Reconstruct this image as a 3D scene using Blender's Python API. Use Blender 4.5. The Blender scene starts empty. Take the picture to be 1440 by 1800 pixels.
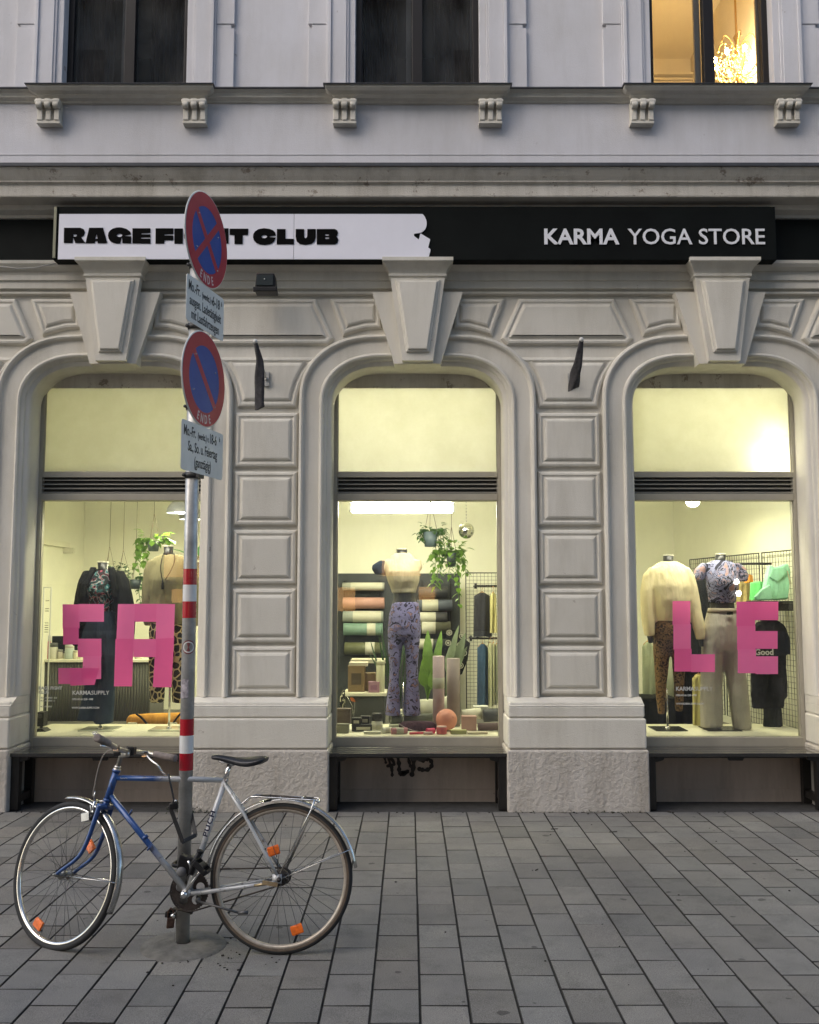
import bpy, bmesh, math, random
from mathutils import Vector, Matrix
random.seed(11)
R = math.radians
sc = bpy.context.scene

# ---------------------------------------------------------------- camera, sky, light, exposure
FPX = 1660.0                      # focal length in pixels of the 1440x1800 photograph
PITCH = math.atan(153 / FPX)
EYE = 1.655
cam_d = bpy.data.cameras.new("camera")
cam = bpy.data.objects.new("camera", cam_d)
sc.collection.objects.link(cam)
cam.location = (0, 0, EYE)
cam.rotation_euler = (math.pi / 2 + PITCH, 0, 0)
cam_d.sensor_fit = 'VERTICAL'
cam_d.sensor_height = 24
cam_d.lens = 24 * FPX / 1800
cam_d.clip_end = 2000
sc.camera = cam

w = bpy.data.worlds.new("World")
sc.world = w
w.use_nodes = True
nt = w.node_tree
bg = nt.nodes["Background"]
sky = nt.nodes.new("ShaderNodeTexSky")
sky.sky_type = 'NISHITA'
sky.sun_disc = False
SUN_EL, SUN_ROT = R(38), R(228)
sky.sun_elevation = SUN_EL
sky.sun_rotation = SUN_ROT
sky.air_density = 1.0
sky.dust_density = 2.0
nt.links.new(sky.outputs[0], bg.inputs[0])
bg.inputs[1].default_value = 0.13
sun_d = bpy.data.lights.new("sun", 'SUN')
sun_d.energy = 1.25
sun_d.angle = R(70)
sun_d.color = (1.0, 0.90, 0.79)
sun = bpy.data.objects.new("sun", sun_d)
sc.collection.objects.link(sun)
sun.rotation_euler = (R(52), 0, R(-48))
sc.view_settings.view_transform = 'Standard'
sc.view_settings.look = 'None'
sc.view_settings.exposure = 0.97
sc.view_settings.gamma = 1
sc.render.engine = 'CYCLES'
sc.cycles.use_denoising = True
sc.cycles.max_bounces = 8
sc.cycles.diffuse_bounces = 4
sc.cycles.glossy_bounces = 3
sc.cycles.transmission_bounces = 6
sc.cycles.transparent_max_bounces = 16
sc.cycles.caustics_reflective = False
sc.cycles.caustics_refractive = False
sc.cycles.sample_clamp_indirect = 6

# ---------------------------------------------------------------- helpers
_c, _s = math.cos(PITCH), math.sin(PITCH)
def ray(px, py):
    a = (px - 720) / FPX; b = (900 - py) / FPX
    return Vector((a, _c - b * _s, _s + b * _c))
def at(px, py, Y):
    r = ray(px, py); k = Y / r.y
    return Vector((r.x * k, Y, EYE + r.z * k))

OFF = {}
def tag(o, label=None, cat=None, group=None, kind=None):
    if label: o['label'] = label
    if cat: o['category'] = cat
    if group: o['group'] = group
    if kind: o['kind'] = kind
    return o
def thing(name, label, cat, loc=(0, 0, 0), group=None, mat=None):
    o = bpy.data.objects.new(name, None)
    o.empty_display_size = .1
    sc.collection.objects.link(o)
    if mat is not None:
        o.matrix_world = mat; OFF[o.name] = None
    else:
        o.location = loc; OFF[o.name] = Vector(loc)
    return tag(o, label, cat, group)

class MB:
    def __init__(s): s.v = []; s.f = []; s.m = []; s.mi = 0; s.T = None; s.sm = []; s.smooth = False
    def add(s, vs, fs):
        b = len(s.v)
        for p in vs:
            p = Vector(p)
            if s.T: p = s.T(p)
            s.v.append(p)
        for f in fs:
            s.f.append([b + i for i in f]); s.m.append(s.mi); s.sm.append(s.smooth)
    def box(s, x0, x1, y0, y1, z0, z1):
        s.add([(x0,y0,z0),(x1,y0,z0),(x1,y1,z0),(x0,y1,z0),(x0,y0,z1),(x1,y0,z1),(x1,y1,z1),(x0,y1,z1)],
              [(3,2,1,0),(4,5,6,7),(0,1,5,4),(1,2,6,5),(2,3,7,6),(3,0,4,7)])
    def prism(s, poly, y0, y1):
        n = len(poly)
        a = sum(poly[i][0]*poly[(i+1)%n][1]-poly[(i+1)%n][0]*poly[i][1] for i in range(n))
        if a < 0: poly = poly[::-1]
        vs = [(x, y0, z) for x, z in poly] + [(x, y1, z) for x, z in poly]
        fs = [list(range(n)), list(range(2*n-1, n-1, -1))]
        for i in range(n):
            j = (i+1) % n
            fs.append((j, i, i+n, j+n))
        s.add(vs, fs)
    def obox(s, c, X, Y, Z, hx, hy, hz):
        c, X, Y, Z = Vector(c), Vector(X).normalized(), Vector(Y).normalized(), Vector(Z).normalized()
        vs = [c + X*hx*a + Y*hy*b + Z*hz*d for d in (-1,1) for a, b in ((-1,-1),(1,-1),(1,1),(-1,1))]
        s.add(vs, [(3,2,1,0),(4,5,6,7),(0,1,5,4),(1,2,6,5),(2,3,7,6),(3,0,4,7)])
    def tube(s, pts, r, n=10, closed=False, caps=True, flat=None):
        pts = [Vector(p) for p in pts]; m = len(pts)
        rs = r if isinstance(r, (list, tuple)) else [r]*m
        vs = []; prev = None
        for i, p in enumerate(pts):
            if closed: t = pts[(i+1) % m] - pts[i-1]
            else: t = pts[min(i+1, m-1)] - pts[max(i-1, 0)]
            t.normalize()
            if prev is None:
                up = Vector((0,0,1)) if abs(t.z) < .9 else Vector((1,0,0))
                a = t.cross(up).normalized()
            else:
                a = (prev - t*prev.dot(t)).normalized()
            b = t.cross(a); prev = a
            for k in range(n):
                q = 2*math.pi*k/n
                vs.append(p + a*math.cos(q)*rs[i] + b*math.sin(q)*rs[i]*(flat or 1))
        fs = []
        for i in range(m if closed else m-1):
            j = (i+1) % m
            for k in range(n):
                l = (k+1) % n
                fs.append((i*n+k, i*n+l, j*n+l, j*n+k))
        if caps and not closed:
            fs.append(list(range(n-1, -1, -1))); fs.append(list(range((m-1)*n, m*n)))
        o = s.smooth; s.smooth = True; s.add(vs, fs); s.smooth = o
    def cyl(s, a, b, r, n=16, r2=None):
        s.tube([a, b], [r, r if r2 is None else r2], n)
    def lathe(s, c, axis, prof, n=24, caps=False):
        """prof: (radius, height along axis)"""
        c = Vector(c); t = Vector(axis).normalized()
        up = Vector((0,0,1)) if abs(t.z) < .9 else Vector((1,0,0))
        a = t.cross(up).normalized(); b = t.cross(a)
        vs = [c + t*h + (a*math.cos(2*math.pi*k/n) + b*math.sin(2*math.pi*k/n))*r for r, h in prof for k in range(n)]
        fs = []
        for i in range(len(prof)-1):
            for k in range(n):
                l = (k+1) % n
                fs.append((i*n+k, i*n+l, (i+1)*n+l, (i+1)*n+k))
        if caps:
            fs.append(list(range(n-1,-1,-1))); fs.append(list(range((len(prof)-1)*n, len(prof)*n)))
        o = s.smooth; s.smooth = True; s.add(vs, fs); s.smooth = o
    def ball(s, c, r, n=16, sq=(1,1,1)):
        c = Vector(c); vs = []; fs = []; m = n//2
        for i in range(m+1):
            th = math.pi*i/m
            for k in range(n):
                q = 2*math.pi*k/n
                vs.append(c + Vector((math.sin(th)*math.cos(q)*r*sq[0], math.sin(th)*math.sin(q)*r*sq[1], math.cos(th)*r*sq[2])))
        for i in range(m):
            for k in range(n):
                l = (k+1) % n
                fs.append((i*n+k, (i+1)*n+k, (i+1)*n+l, i*n+l))
        o = s.smooth; s.smooth = True; s.add(vs, fs); s.smooth = o
    def loft(s, rings, n=24, caps=True):
        """rings: (x, y, z, rx, ry)"""
        vs = [(x+rx*math.cos(2*math.pi*k/n), y+ry*math.sin(2*math.pi*k/n), z) for x, y, z, rx, ry in rings for k in range(n)]
        fs = []
        for i in range(len(rings)-1):
            for k in range(n):
                l = (k+1) % n
                fs.append((i*n+k, (i+1)*n+k, (i+1)*n+l, i*n+l))
        if caps:
            fs.append(list(range(n))); fs.append(list(range(len(rings)*n-1, (len(rings)-1)*n-1, -1)))
        o = s.smooth; s.smooth = True; s.add(vs, fs); s.smooth = o
    def sweep(s, paths, closed=False):
        """quads between consecutive point rows"""
        n = len(paths[0])
        vs = [p for row in paths for p in row]; fs = []
        for i in range(len(paths)-1):
            for k in range(n if closed else n-1):
                l = (k+1) % n
                fs.append((i*n+k, i*n+l, (i+1)*n+l, (i+1)*n+k))
        s.add(vs, fs)
    def curve2d(s, loops, o, X, Z, ext=.001):
        cu = bpy.data.curves.new('t', 'CURVE'); cu.dimensions = '2D'; cu.fill_mode = 'BOTH'; cu.extrude = ext
        for lp in loops:
            sp = cu.splines.new('POLY'); sp.points.add(len(lp)-1); sp.use_cyclic_u = True
            for q, (x, y) in zip(sp.points, lp): q.co = (x, y, 0, 1)
        s._curve(cu, o, X, Z, 1)
    def text(s, body, o, X=(1,0,0), Z=(0,0,1), size=.1, sx=1, bold=0, ext=.001, align='LEFT', spacing=1):
        cu = bpy.data.curves.new('t', 'FONT'); cu.body = body; cu.size = size; cu.extrude = ext
        cu.offset = bold; cu.align_x = align; cu.space_character = spacing; cu.resolution_u = 3
        s._curve(cu, o, X, Z, sx)
    def _curve(s, cu, o, X, Z, sx):
        ob = bpy.data.objects.new('t', cu); sc.collection.objects.link(ob)
        dg = bpy.context.evaluated_depsgraph_get()
        me = bpy.data.meshes.new_from_object(ob.evaluated_get(dg))
        X, Z, o = Vector(X).normalized(), Vector(Z).normalized(), Vector(o); N = X.cross(Z)
        s.add([o + X*v.co.x*sx + Z*v.co.y + N*v.co.z for v in me.vertices], [list(p.vertices) for p in me.polygons])
        bpy.data.objects.remove(ob); bpy.data.curves.remove(cu); bpy.data.meshes.remove(me)
    def build(s, name, mats, parent=None, smooth=None, bevel=0, remesh=0, label=None, merge=False, subd=0, wr=0):
        me = bpy.data.meshes.new(name)
        off = Vector((0,0,0))
        if parent is not None:
            o_ = OFF.get(parent.name)
            if o_ is not None: off = o_
        me.from_pydata([tuple(p-off) for p in s.v], [], s.f)
        if not isinstance(mats, (list, tuple)): mats = [mats]
        for m in mats: me.materials.append(m)
        me.polygons.foreach_set('material_index', s.m)
        me.polygons.foreach_set('use_smooth', [True]*len(s.f) if smooth else s.sm)
        me.update()
        ob = bpy.data.objects.new(name, me); sc.collection.objects.link(ob)
        if merge:
            bm = bmesh.new(); bm.from_mesh(me); bmesh.ops.remove_doubles(bm, verts=bm.verts, dist=1e-5)
            bm.to_mesh(me); bm.free()
        if remesh:
            md = ob.modifiers.new('r', 'REMESH'); md.mode = 'VOXEL'; md.voxel_size = remesh; md.use_smooth_shade = True
            md = ob.modifiers.new('s', 'SMOOTH'); md.iterations = 6; md.factor = .5
            if wr:
                tx = bpy.data.textures.new('wr', 'CLOUDS'); tx.noise_scale = .09
                md = ob.modifiers.new('d', 'DISPLACE'); md.texture = tx; md.strength = wr; md.mid_level = .5
            dg = bpy.context.evaluated_depsgraph_get()
            m2 = bpy.data.meshes.new_from_object(ob.evaluated_get(dg)); m2.name = name
            ob.modifiers.clear(); ob.data = m2
            if not m2.materials: m2.materials.append(mats[0])
        if bevel:
            md = ob.modifiers.new('b', 'BEVEL'); md.width = bevel; md.segments = 2; md.limit_method = 'ANGLE'; md.angle_limit = R(40)
        if subd:
            md = ob.modifiers.new('u', 'SUBSURF'); md.levels = subd; md.render_levels = subd
        if parent is not None: ob.parent = parent
        OFF[ob.name] = OFF.get(parent.name) if parent is not None else Vector((0,0,0))
        if label: ob['label'] = label
        return ob
def one(fn, name, mat, parent=None, **k):
    m = MB(); fn(m); return m.build(name, mat, parent, **k)

# ---------------------------------------------------------------- materials
MATS = {}
def mat(name, col, rough=.6, metal=0, var=0, vscale=3, bump=0, bscale=40, spec=.5, emit=None, estr=0, trans=0, col2=None, coat=0, obj=True):
    if name in MATS: return MATS[name]
    m = bpy.data.materials.new(name); m.use_nodes = True
    t = m.node_tree; N = t.nodes; L = t.links; b = N['Principled BSDF']
    b.inputs['Base Color'].default_value = (*col, 1)
    b.inputs['Roughness'].default_value = rough
    b.inputs['Metallic'].default_value = metal
    b.inputs['Specular IOR Level'].default_value = spec
    if coat: b.inputs['Coat Weight'].default_value = coat; b.inputs['Coat Roughness'].default_value = .08
    tc = N.new('ShaderNodeTexCoord')
    if var or col2:
        n = N.new('ShaderNodeTexNoise'); n.inputs['Scale'].default_value = vscale; n.inputs['Detail'].default_value = 6; n.inputs['Roughness'].default_value = .65
        L.new(tc.outputs['Object'], n.inputs['Vector'])
        r = N.new('ShaderNodeValToRGB'); L.new(n.outputs['Fac'], r.inputs[0])
        c2 = col2 or tuple(x*(1-var) for x in col); c1 = tuple(min(1, x*(1+var*.35)) for x in col)
        r.color_ramp.elements[0].position = .3; r.color_ramp.elements[0].color = (*c2, 1)
        r.color_ramp.elements[1].position = .65; r.color_ramp.elements[1].color = (*c1, 1)
        L.new(r.outputs[0], b.inputs['Base Color'])
        mr = N.new('ShaderNodeMapRange'); mr.inputs[3].default_value = min(1, rough+.1); mr.inputs[4].default_value = max(0, rough-.08)
        L.new(n.outputs['Fac'], mr.inputs[0]); L.new(mr.outputs[0], b.inputs['Roughness'])
    if bump:
        n = N.new('ShaderNodeTexNoise'); n.inputs['Scale'].default_value = bscale; n.inputs['Detail'].default_value = 5
        L.new(tc.outputs['Object'], n.inputs['Vector'])
        bu = N.new('ShaderNodeBump'); bu.inputs['Strength'].default_value = bump; bu.inputs['Distance'].default_value = .01
        L.new(n.outputs['Fac'], bu.inputs['Height']); L.new(bu.outputs[0], b.inputs['Normal'])
    if emit:
        b.inputs['Emission Color'].default_value = (*emit, 1); b.inputs['Emission Strength'].default_value = estr
    if trans:
        tr = N.new('ShaderNodeBsdfTranslucent'); tr.inputs[0].default_value = (*col, 1)
        if b.inputs['Base Color'].links: L.new(b.inputs['Base Color'].links[0].from_socket, tr.inputs[0])
        mx = N.new('ShaderNodeMixShader'); mx.inputs[0].default_value = trans
        L.new(b.outputs[0], mx.inputs[1]); L.new(tr.outputs[0], mx.inputs[2]); L.new(mx.outputs[0], N['Material Output'].inputs[0])
    MATS[name] = m
    return m

def stucco(name, col, bs, rough_bump, stain=.35, flakes=0):
    m = bpy.data.materials.new(name); m.use_nodes = True
    t = m.node_tree; N = t.nodes; L = t.links; b = N['Principled BSDF']; b.inputs['Roughness'].default_value = .88
    b.inputs['Specular IOR Level'].default_value = .25
    tc = N.new('ShaderNodeTexCoord')
    def noise(sc_, det=6, ro=.6, mp=None):
        n = N.new('ShaderNodeTexNoise'); n.inputs['Scale'].default_value = sc_; n.inputs['Detail'].default_value = det; n.inputs['Roughness'].default_value = ro
        if mp:
            mm = N.new('ShaderNodeMapping'); mm.inputs['Scale'].default_value = mp
            L.new(tc.outputs['Object'], mm.inputs[0]); L.new(mm.outputs[0], n.inputs['Vector'])
        else: L.new(tc.outputs['Object'], n.inputs['Vector'])
        return n
    n1 = noise(1.1); n2 = noise(1.6, 8, .7, (3.2, 3.2, .55)); n3 = noise(26, 3)
    r1 = N.new('ShaderNodeValToRGB'); L.new(n1.outputs[0], r1.inputs[0])
    r1.color_ramp.elements[0].position = .3; r1.color_ramp.elements[0].color = (col[0]*.88, col[1]*.87, col[2]*.84, 1)
    r1.color_ramp.elements[1].position = .7; r1.color_ramp.elements[1].color = (*col, 1)
    r2 = N.new('ShaderNodeValToRGB'); L.new(n2.outputs[0], r2.inputs[0])
    r2.color_ramp.elements[0].position = .28; r2.color_ramp.elements[0].color = (1-stain, 1-stain*1.05, 1-stain*1.15, 1)
    r2.color_ramp.elements[1].position = .55; r2.color_ramp.elements[1].color = (1, 1, 1, 1)
    mx = N.new('ShaderNodeMix'); mx.data_type = 'RGBA'; mx.blend_type = 'MULTIPLY'; mx.inputs[0].default_value = 1
    L.new(r1.outputs[0], mx.inputs[6]); L.new(r2.outputs[0], mx.inputs[7])
    out = mx.outputs[2]
    # small scuffs
    n5 = noise(7, 7, .75); r5 = N.new('ShaderNodeValToRGB'); L.new(n5.outputs[0], r5.inputs[0])
    r5.color_ramp.elements[0].position = .29 + flakes*.08; r5.color_ramp.elements[0].color = (.42, .36, .32, 1)
    r5.color_ramp.elements[1].position = .33 + flakes*.09; r5.color_ramp.elements[1].color = (1, 1, 1, 1)
    m5 = N.new('ShaderNodeMix'); m5.data_type = 'RGBA'; m5.blend_type = 'MULTIPLY'; m5.inputs[0].default_value = .8
    L.new(out, m5.inputs[6]); L.new(r5.outputs[0], m5.inputs[7]); out = m5.outputs[2]
    L.new(out, b.inputs['Base Color'])
    n4 = noise(bs, 6, .6)
    ad = N.new('ShaderNodeMath'); ad.operation = 'ADD'; L.new(n4.outputs[0], ad.inputs[0])
    ml = N.new('ShaderNodeMath'); ml.operation = 'MULTIPLY'; ml.inputs[1].default_value = .35; L.new(n3.outputs[0], ml.inputs[0]); L.new(ml.outputs[0], ad.inputs[1])
    bu = N.new('ShaderNodeBump'); bu.inputs['Strength'].default_value = rough_bump; bu.inputs['Distance'].default_value = .012
    L.new(ad.outputs[0], bu.inputs['Height']); L.new(bu.outputs[0], b.inputs['Normal'])
    return m
M_ST = stucco('stucco', (.66, .635, .57), 130, .35, .16)
M_STF = stucco('stucco_flaking', (.64, .61, .55), 120, .4, .3, 1)
M_STU = stucco('stucco_upper', (.62, .62, .655), 130, .3, .10)
M_ROUGH = stucco('stucco_rough', (.52, .485, .44), 32, 1.15, .3)
M_PAR = stucco('parapet_paint', (.58, .49, .42), 120, .2, .3)
M_METAL = mat('painted_aluminium', (.36, .335, .27), .38, 0, .12, 5, .03, 60)
M_LEAD = mat('lead_flashing', (.09, .095, .105), .5, .4, .2, 6)
M_BLACK = mat('black_board', (.004, .0055, .005), .7, 0, .3, 3, spec=.12)
M_BLACKW = mat('black_painted_wood', (.014, .013, .012), .3, 0, .4, 9, .25, 60)
M_BENCH = mat('worn_bench_top', (.020, .019, .018), .16, 0, .3, 9, .10, 10, coat=1)
M_LB = mat('sign_acrylic', (.78, .78, .85), .35, 0, .04, 3)
M_WHITE = mat('white_lettering', (.72, .73, .76), .5)
M_DARKF = mat('dark_window_frame', (.02, .018, .018), .4, 0, .2, 4, spec=.2)
M_CHROME = mat('chrome', (.75, .74, .71), .16, 1, .25, 25)
M_STEEL = mat('galvanised_steel', (.52, .51, .48), .36, .45, .4, 9, .06, 60)
M_RUB = mat('rubber', (.018, .018, .018), .75, 0, .2, 20)
M_BLK = mat('black_plastic', (.010, .010, .011), .45, spec=.3)

def glass(name, tint=(1, 1, 1), rough=0.0, film=0):
    m = bpy.data.materials.new(name); m.use_nodes = True
    t = m.node_tree; N = t.nodes; L = t.links; N.remove(N['Principled BSDF'])
    tr = N.new('ShaderNodeBsdfTransparent'); tr.inputs[0].default_value = (*tint, 1)
    gl = N.new('ShaderNodeBsdfGlossy'); gl.inputs['Roughness'].default_value = rough
    fr = N.new('ShaderNodeFresnel'); fr.inputs[0].default_value = 1.5
    mx = N.new('ShaderNodeMixShader'); L.new(fr.outputs[0], mx.inputs[0]); L.new(tr.outputs[0], mx.inputs[1]); L.new(gl.outputs[0], mx.inputs[2])
    # a thin uneven film of dust on the outside
    df = N.new('ShaderNodeBsdfDiffuse'); df.inputs[0].default_value = (.7, .7, .68, 1)
    tc = N.new('ShaderNodeTexCoord'); mp = N.new('ShaderNodeMapping'); mp.inputs['Scale'].default_value = (2.2, 2.2, .8); L.new(tc.outputs['Object'], mp.inputs[0])
    n = N.new('ShaderNodeTexNoise'); n.inputs['Scale'].default_value = 1.6; n.inputs['Detail'].default_value = 8; n.inputs['Roughness'].default_value = .7; L.new(mp.outputs[0], n.inputs['Vector'])
    mr = N.new('ShaderNodeMapRange'); mr.inputs[1].default_value = .35; mr.inputs[2].default_value = .75; mr.inputs[3].default_value = .008; mr.inputs[4].default_value = .075; L.new(n.outputs[0], mr.inputs[0])
    m2 = N.new('ShaderNodeMixShader'); L.new(mr.outputs[0], m2.inputs[0]); L.new(mx.outputs[0], m2.inputs[1]); L.new(df.outputs[0], m2.inputs[2])
    L.new(m2.outputs[0], N['Material Output'].inputs[0])
    return m
M_GLASS = glass('clear_glass', (.97, .985, .97))
def frosted():
    m = bpy.data.materials.new('frosted_glass'); m.use_nodes = True
    t = m.node_tree; N = t.nodes; L = t.links; b = N['Principled BSDF']
    b.inputs['Base Color'].default_value = (.8, .82, .7, 1); b.inputs['Roughness'].default_value = .18
    tc = N.new('ShaderNodeTexCoord'); n = N.new('ShaderNodeTexNoise'); n.inputs['Scale'].default_value = 2.2; n.inputs['Detail'].default_value = 9; n.inputs['Roughness'].default_value = .7
    L.new(tc.outputs['Object'], n.inputs['Vector'])
    r = N.new('ShaderNodeValToRGB'); L.new(n.outputs[0], r.inputs[0])
    r.color_ramp.elements[0].position = .35; r.color_ramp.elements[0].color = (.82, .82, .74, 1)
    r.color_ramp.elements[1].position = .7; r.color_ramp.elements[1].color = (.95, .95, .9, 1)
    tl = N.new('ShaderNodeBsdfTranslucent'); L.new(r.outputs[0], tl.inputs[0])
    mx = N.new('ShaderNodeMixShader'); mx.inputs[0].default_value = .85
    L.new(b.outputs[0], mx.inputs[1]); L.new(tl.outputs[0], mx.inputs[2]); L.new(mx.outputs[0], N['Material Output'].inputs[0])
    return m
M_FROST = frosted()

# ---------------------------------------------------------------- the setting: ground and pavement
def paver_material():
    m = bpy.data.materials.new('concrete_paver'); m.use_nodes = True
    t = m.node_tree; N = t.nodes; L = t.links; b = N['Principled BSDF']
    tc = N.new('ShaderNodeTexCoord'); at_ = N.new('ShaderNodeAttribute'); at_.attribute_name = 'tint'
    def noise(s_, d=5, r_=.6):
        n = N.new('ShaderNodeTexNoise'); n.inputs['Scale'].default_value = s_; n.inputs['Detail'].default_value = d; n.inputs['Roughness'].default_value = r_
        L.new(tc.outputs['Object'], n.inputs['Vector']); return n
    def mul(a, c, f=1):
        x = N.new('ShaderNodeMix'); x.data_type = 'RGBA'; x.blend_type = 'MULTIPLY'; x.inputs[0].default_value = f
        L.new(a, x.inputs[6]); L.new(c, x.inputs[7]); return x.outputs[2]
    def ramp(src, p0, c0, p1, c1):
        r = N.new('ShaderNodeValToRGB'); L.new(src, r.inputs[0]); e = r.color_ramp.elements
        e[0].position = p0; e[0].color = (*c0, 1); e[1].position = p1; e[1].color = (*c1, 1); return r.outputs[0]
    base = ramp(noise(260, 3).outputs[0], .3, (.095, .090, .083), .7, (.285, .276, .256))
    base = mul(base, ramp(noise(1.3, 6).outputs[0], .3, (.74, .74, .76), .65, (1.05, 1.05, 1.02)))
    base = mul(base, ramp(noise(6, 7, .7).outputs[0], .30, (.62, .62, .62), .5, (1, 1, 1)), .6)
    base = mul(base, at_.outputs['Color'])
    # gum and drip marks
    v = N.new('ShaderNodeTexVoronoi'); v.inputs['Scale'].default_value = 7; v.inputs['Randomness'].default_value = 1
    nz = noise(9, 2); ad = N.new('ShaderNodeVectorMath'); ad.operation = 'MULTIPLY_ADD'; ad.inputs[1].default_value = (.06, .06, .06)
    L.new(nz.outputs['Color'], ad.inputs[0]); L.new(tc.outputs['Object'], ad.inputs[2]); L.new(ad.outputs[0], v.inputs['Vector'])
    sz = N.new('ShaderNodeMath'); sz.operation = 'POWER'; sz.inputs[1].default_value = 5; L.new(v.outputs['Color'], sz.inputs[0])
    rad = N.new('ShaderNodeMath'); rad.operation = 'MULTIPLY'; rad.inputs[1].default_value = .30; L.new(sz.outputs[0], rad.inputs[0])
    lt = N.new('ShaderNodeMath'); lt.operation = 'SUBTRACT'; L.new(v.outputs['Distance'], lt.inputs[0]); L.new(rad.outputs[0], lt.inputs[1])
    base = mul(base, ramp(lt.outputs[0], .0, (.46, .46, .46), .03, (1, 1, 1)))
    L.new(base, b.inputs['Base Color']); b.inputs['Roughness'].default_value = .72; b.inputs['Specular IOR Level'].default_value = .2
    bu = N.new('ShaderNodeBump'); bu.inputs['Strength'].default_value = .5; bu.inputs['Distance'].default_value = .004
    L.new(noise(170, 4).outputs[0], bu.inputs['Height']); L.new(bu.outputs[0], b.inputs['Normal'])
    return m
M_PAVE = paver_material()
M_JOINT = mat('joint_sand', (.042, .040, .037), .95, 0, .4, 30, .6, 120)
M_ASPH = mat('dark_asphalt_strip', (.055, .054, .052), .9, 0, .3, 12, .7, 160)
PLY = 7.56
def ground():
    m = MB(); m.add([(-300,-300,-.010),(300,-300,-.010),(300,300,-.010),(-300,300,-.010)], [(0,1,2,3)])
    tag(m.build('ground', M_JOINT), kind='structure')
    m = MB(); m.add([(-6,7.50,-.006),(6,7.50,-.006),(6,8.1,-.006),(-6,8.1,-.006)], [(0,1,2,3)])
    tag(m.build('asphalt_strip', M_ASPH), kind='structure')
    # individual slabs, half bond, long joints running towards the shop
    vs, fs, tint, mi = [], [], [], []
    PW, PL = .2, .3215
    for i in range(-28, 30):
        x0 = .043 + i*PW
        off = 4.021 if i % 2 == 0 else 4.021 + PL/2
        wob = random.uniform(-.012, .012)
        for j in range(-11, 13):
            y0 = off + j*PL + wob
            y1 = min(y0 + PL, PLY-.008)
            if y1 - y0 < .04: continue
            jx, jy = .0032, .0033
            a = (x0+jx+random.uniform(-.0008,.0008), y0+jy, x0+PW-jx+random.uniform(-.0008,.0008), y1-jy)
            dz = random.uniform(-.0012, .0012); tx = random.uniform(-.0008, .0008); ty = random.uniform(-.0008, .0008); c = .0028
            b = len(vs)
            for (x, y, sx, sy) in ((a[0],a[1],-1,-1),(a[2],a[1],1,-1),(a[2],a[3],1,1),(a[0],a[3],-1,1)):
                vs.append((x, y, -.012))
            for (x, y, sx, sy) in ((a[0],a[1],-1,-1),(a[2],a[1],1,-1),(a[2],a[3],1,1),(a[0],a[3],-1,1)):
                vs.append((x, y, dz+tx*sx+ty*sy-.0022))
            for (x, y, sx, sy) in ((a[0]+c,a[1]+c*.5,-1,-1),(a[2]-c,a[1]+c*.5,1,-1),(a[2]-c,a[3]-c*.5,1,1),(a[0]+c,a[3]-c*.5,-1,1)):
                vs.append((x, y, dz+tx*sx+ty*sy))
            for k in range(4):
                l = (k+1) % 4
                fs.append((b+k, b+l, b+4+l, b+4+k)); fs.append((b+4+k, b+4+l, b+8+l, b+8+k)); mi += [1, 1]
            fs.append((b+8, b+9, b+10, b+11)); mi.append(0)
            t_ = random.gauss(1, .085); h = random.uniform(-.02, .02)
            tint += [(t_+h, t_, t_-h, 1)]*9
    me = bpy.data.meshes.new('pavement'); me.from_pydata(vs, [], fs); me.materials.append(M_PAVE); me.materials.append(M_JOINT); me.polygons.foreach_set('material_index', mi)
    ca = me.color_attributes.new('tint', 'FLOAT_COLOR', 'CORNER')
    li = 0
    for p, c in zip(me.polygons, tint):
        for k in p.loop_indices: ca.data[k].color = c
    o = bpy.data.objects.new('pavement', me); sc.collection.objects.link(o); tag(o, kind='structure')
ground()

# ---------------------------------------------------------------- the building
bld = thing('building', 'cream stucco town building with three arched shop windows and moulded cornices', 'building', (0, 7.74, 0))
CX = [-2.443, .067, 2.577]
WY = 7.74; GY = 8.0
X0, X1 = -5.2, 5.4
def arch(cx, hw, zt, rx, rz, zb, Y, nj=6, nc=14):
    """half-round-cornered opening, left foot to right foot; the crown rises slightly"""
    pts = []
    for k in range(nj): pts.append((-hw, zb + (zt-rz-zb)*k/nj))
    for k in range(nc+1):
        a = math.pi/2*k/nc
        e = 2/2.25
        pts.append((-hw+rx-rx*math.cos(a)**e, zt-rz+rz*math.sin(a)**e))
    half = [(x, z + .022*(1-min(1, abs(x)/hw)**2)*(1 if z > zt-rz else 0)) for x, z in pts]
    full = half + [(0, zt+.022)] + [(-x, z) for x, z in reversed(half)]
    return [(cx+x, Y, z) for x, z in full]
def panel(m, poly, steps):
    """poly: (x,z) points, counter-clockwise as seen from the street; steps: (inset, y)"""
    n = len(poly)
    a = sum(poly[i][0]*poly[(i+1)%n][1]-poly[(i+1)%n][0]*poly[i][1] for i in range(n))
    if a < 0: poly = poly[::-1]
    def inset(d):
        out = []
        for i in range(n):
            p0, p1, p2 = Vector(poly[i-1]), Vector(poly[i]), Vector(poly[(i+1)%n])
            e1 = (p1-p0).normalized(); e2 = (p2-p1).normalized()
            n1 = Vector((-e1.y, e1.x)); n2 = Vector((-e2.y, e2.x))
            k = 1 + n1.dot(n2)
            out.append(p1 + (n1+n2)*(d/max(k, .35)))
        return out
    rows = [[(p.x, y, p.y) for p in inset(d)] for d, y in steps]
    m.sweep([r for r in rows], closed=True)
    m.add(rows[-1], [list(range(n))])
Z_PL, Z_WT = .82, 4.2
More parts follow.
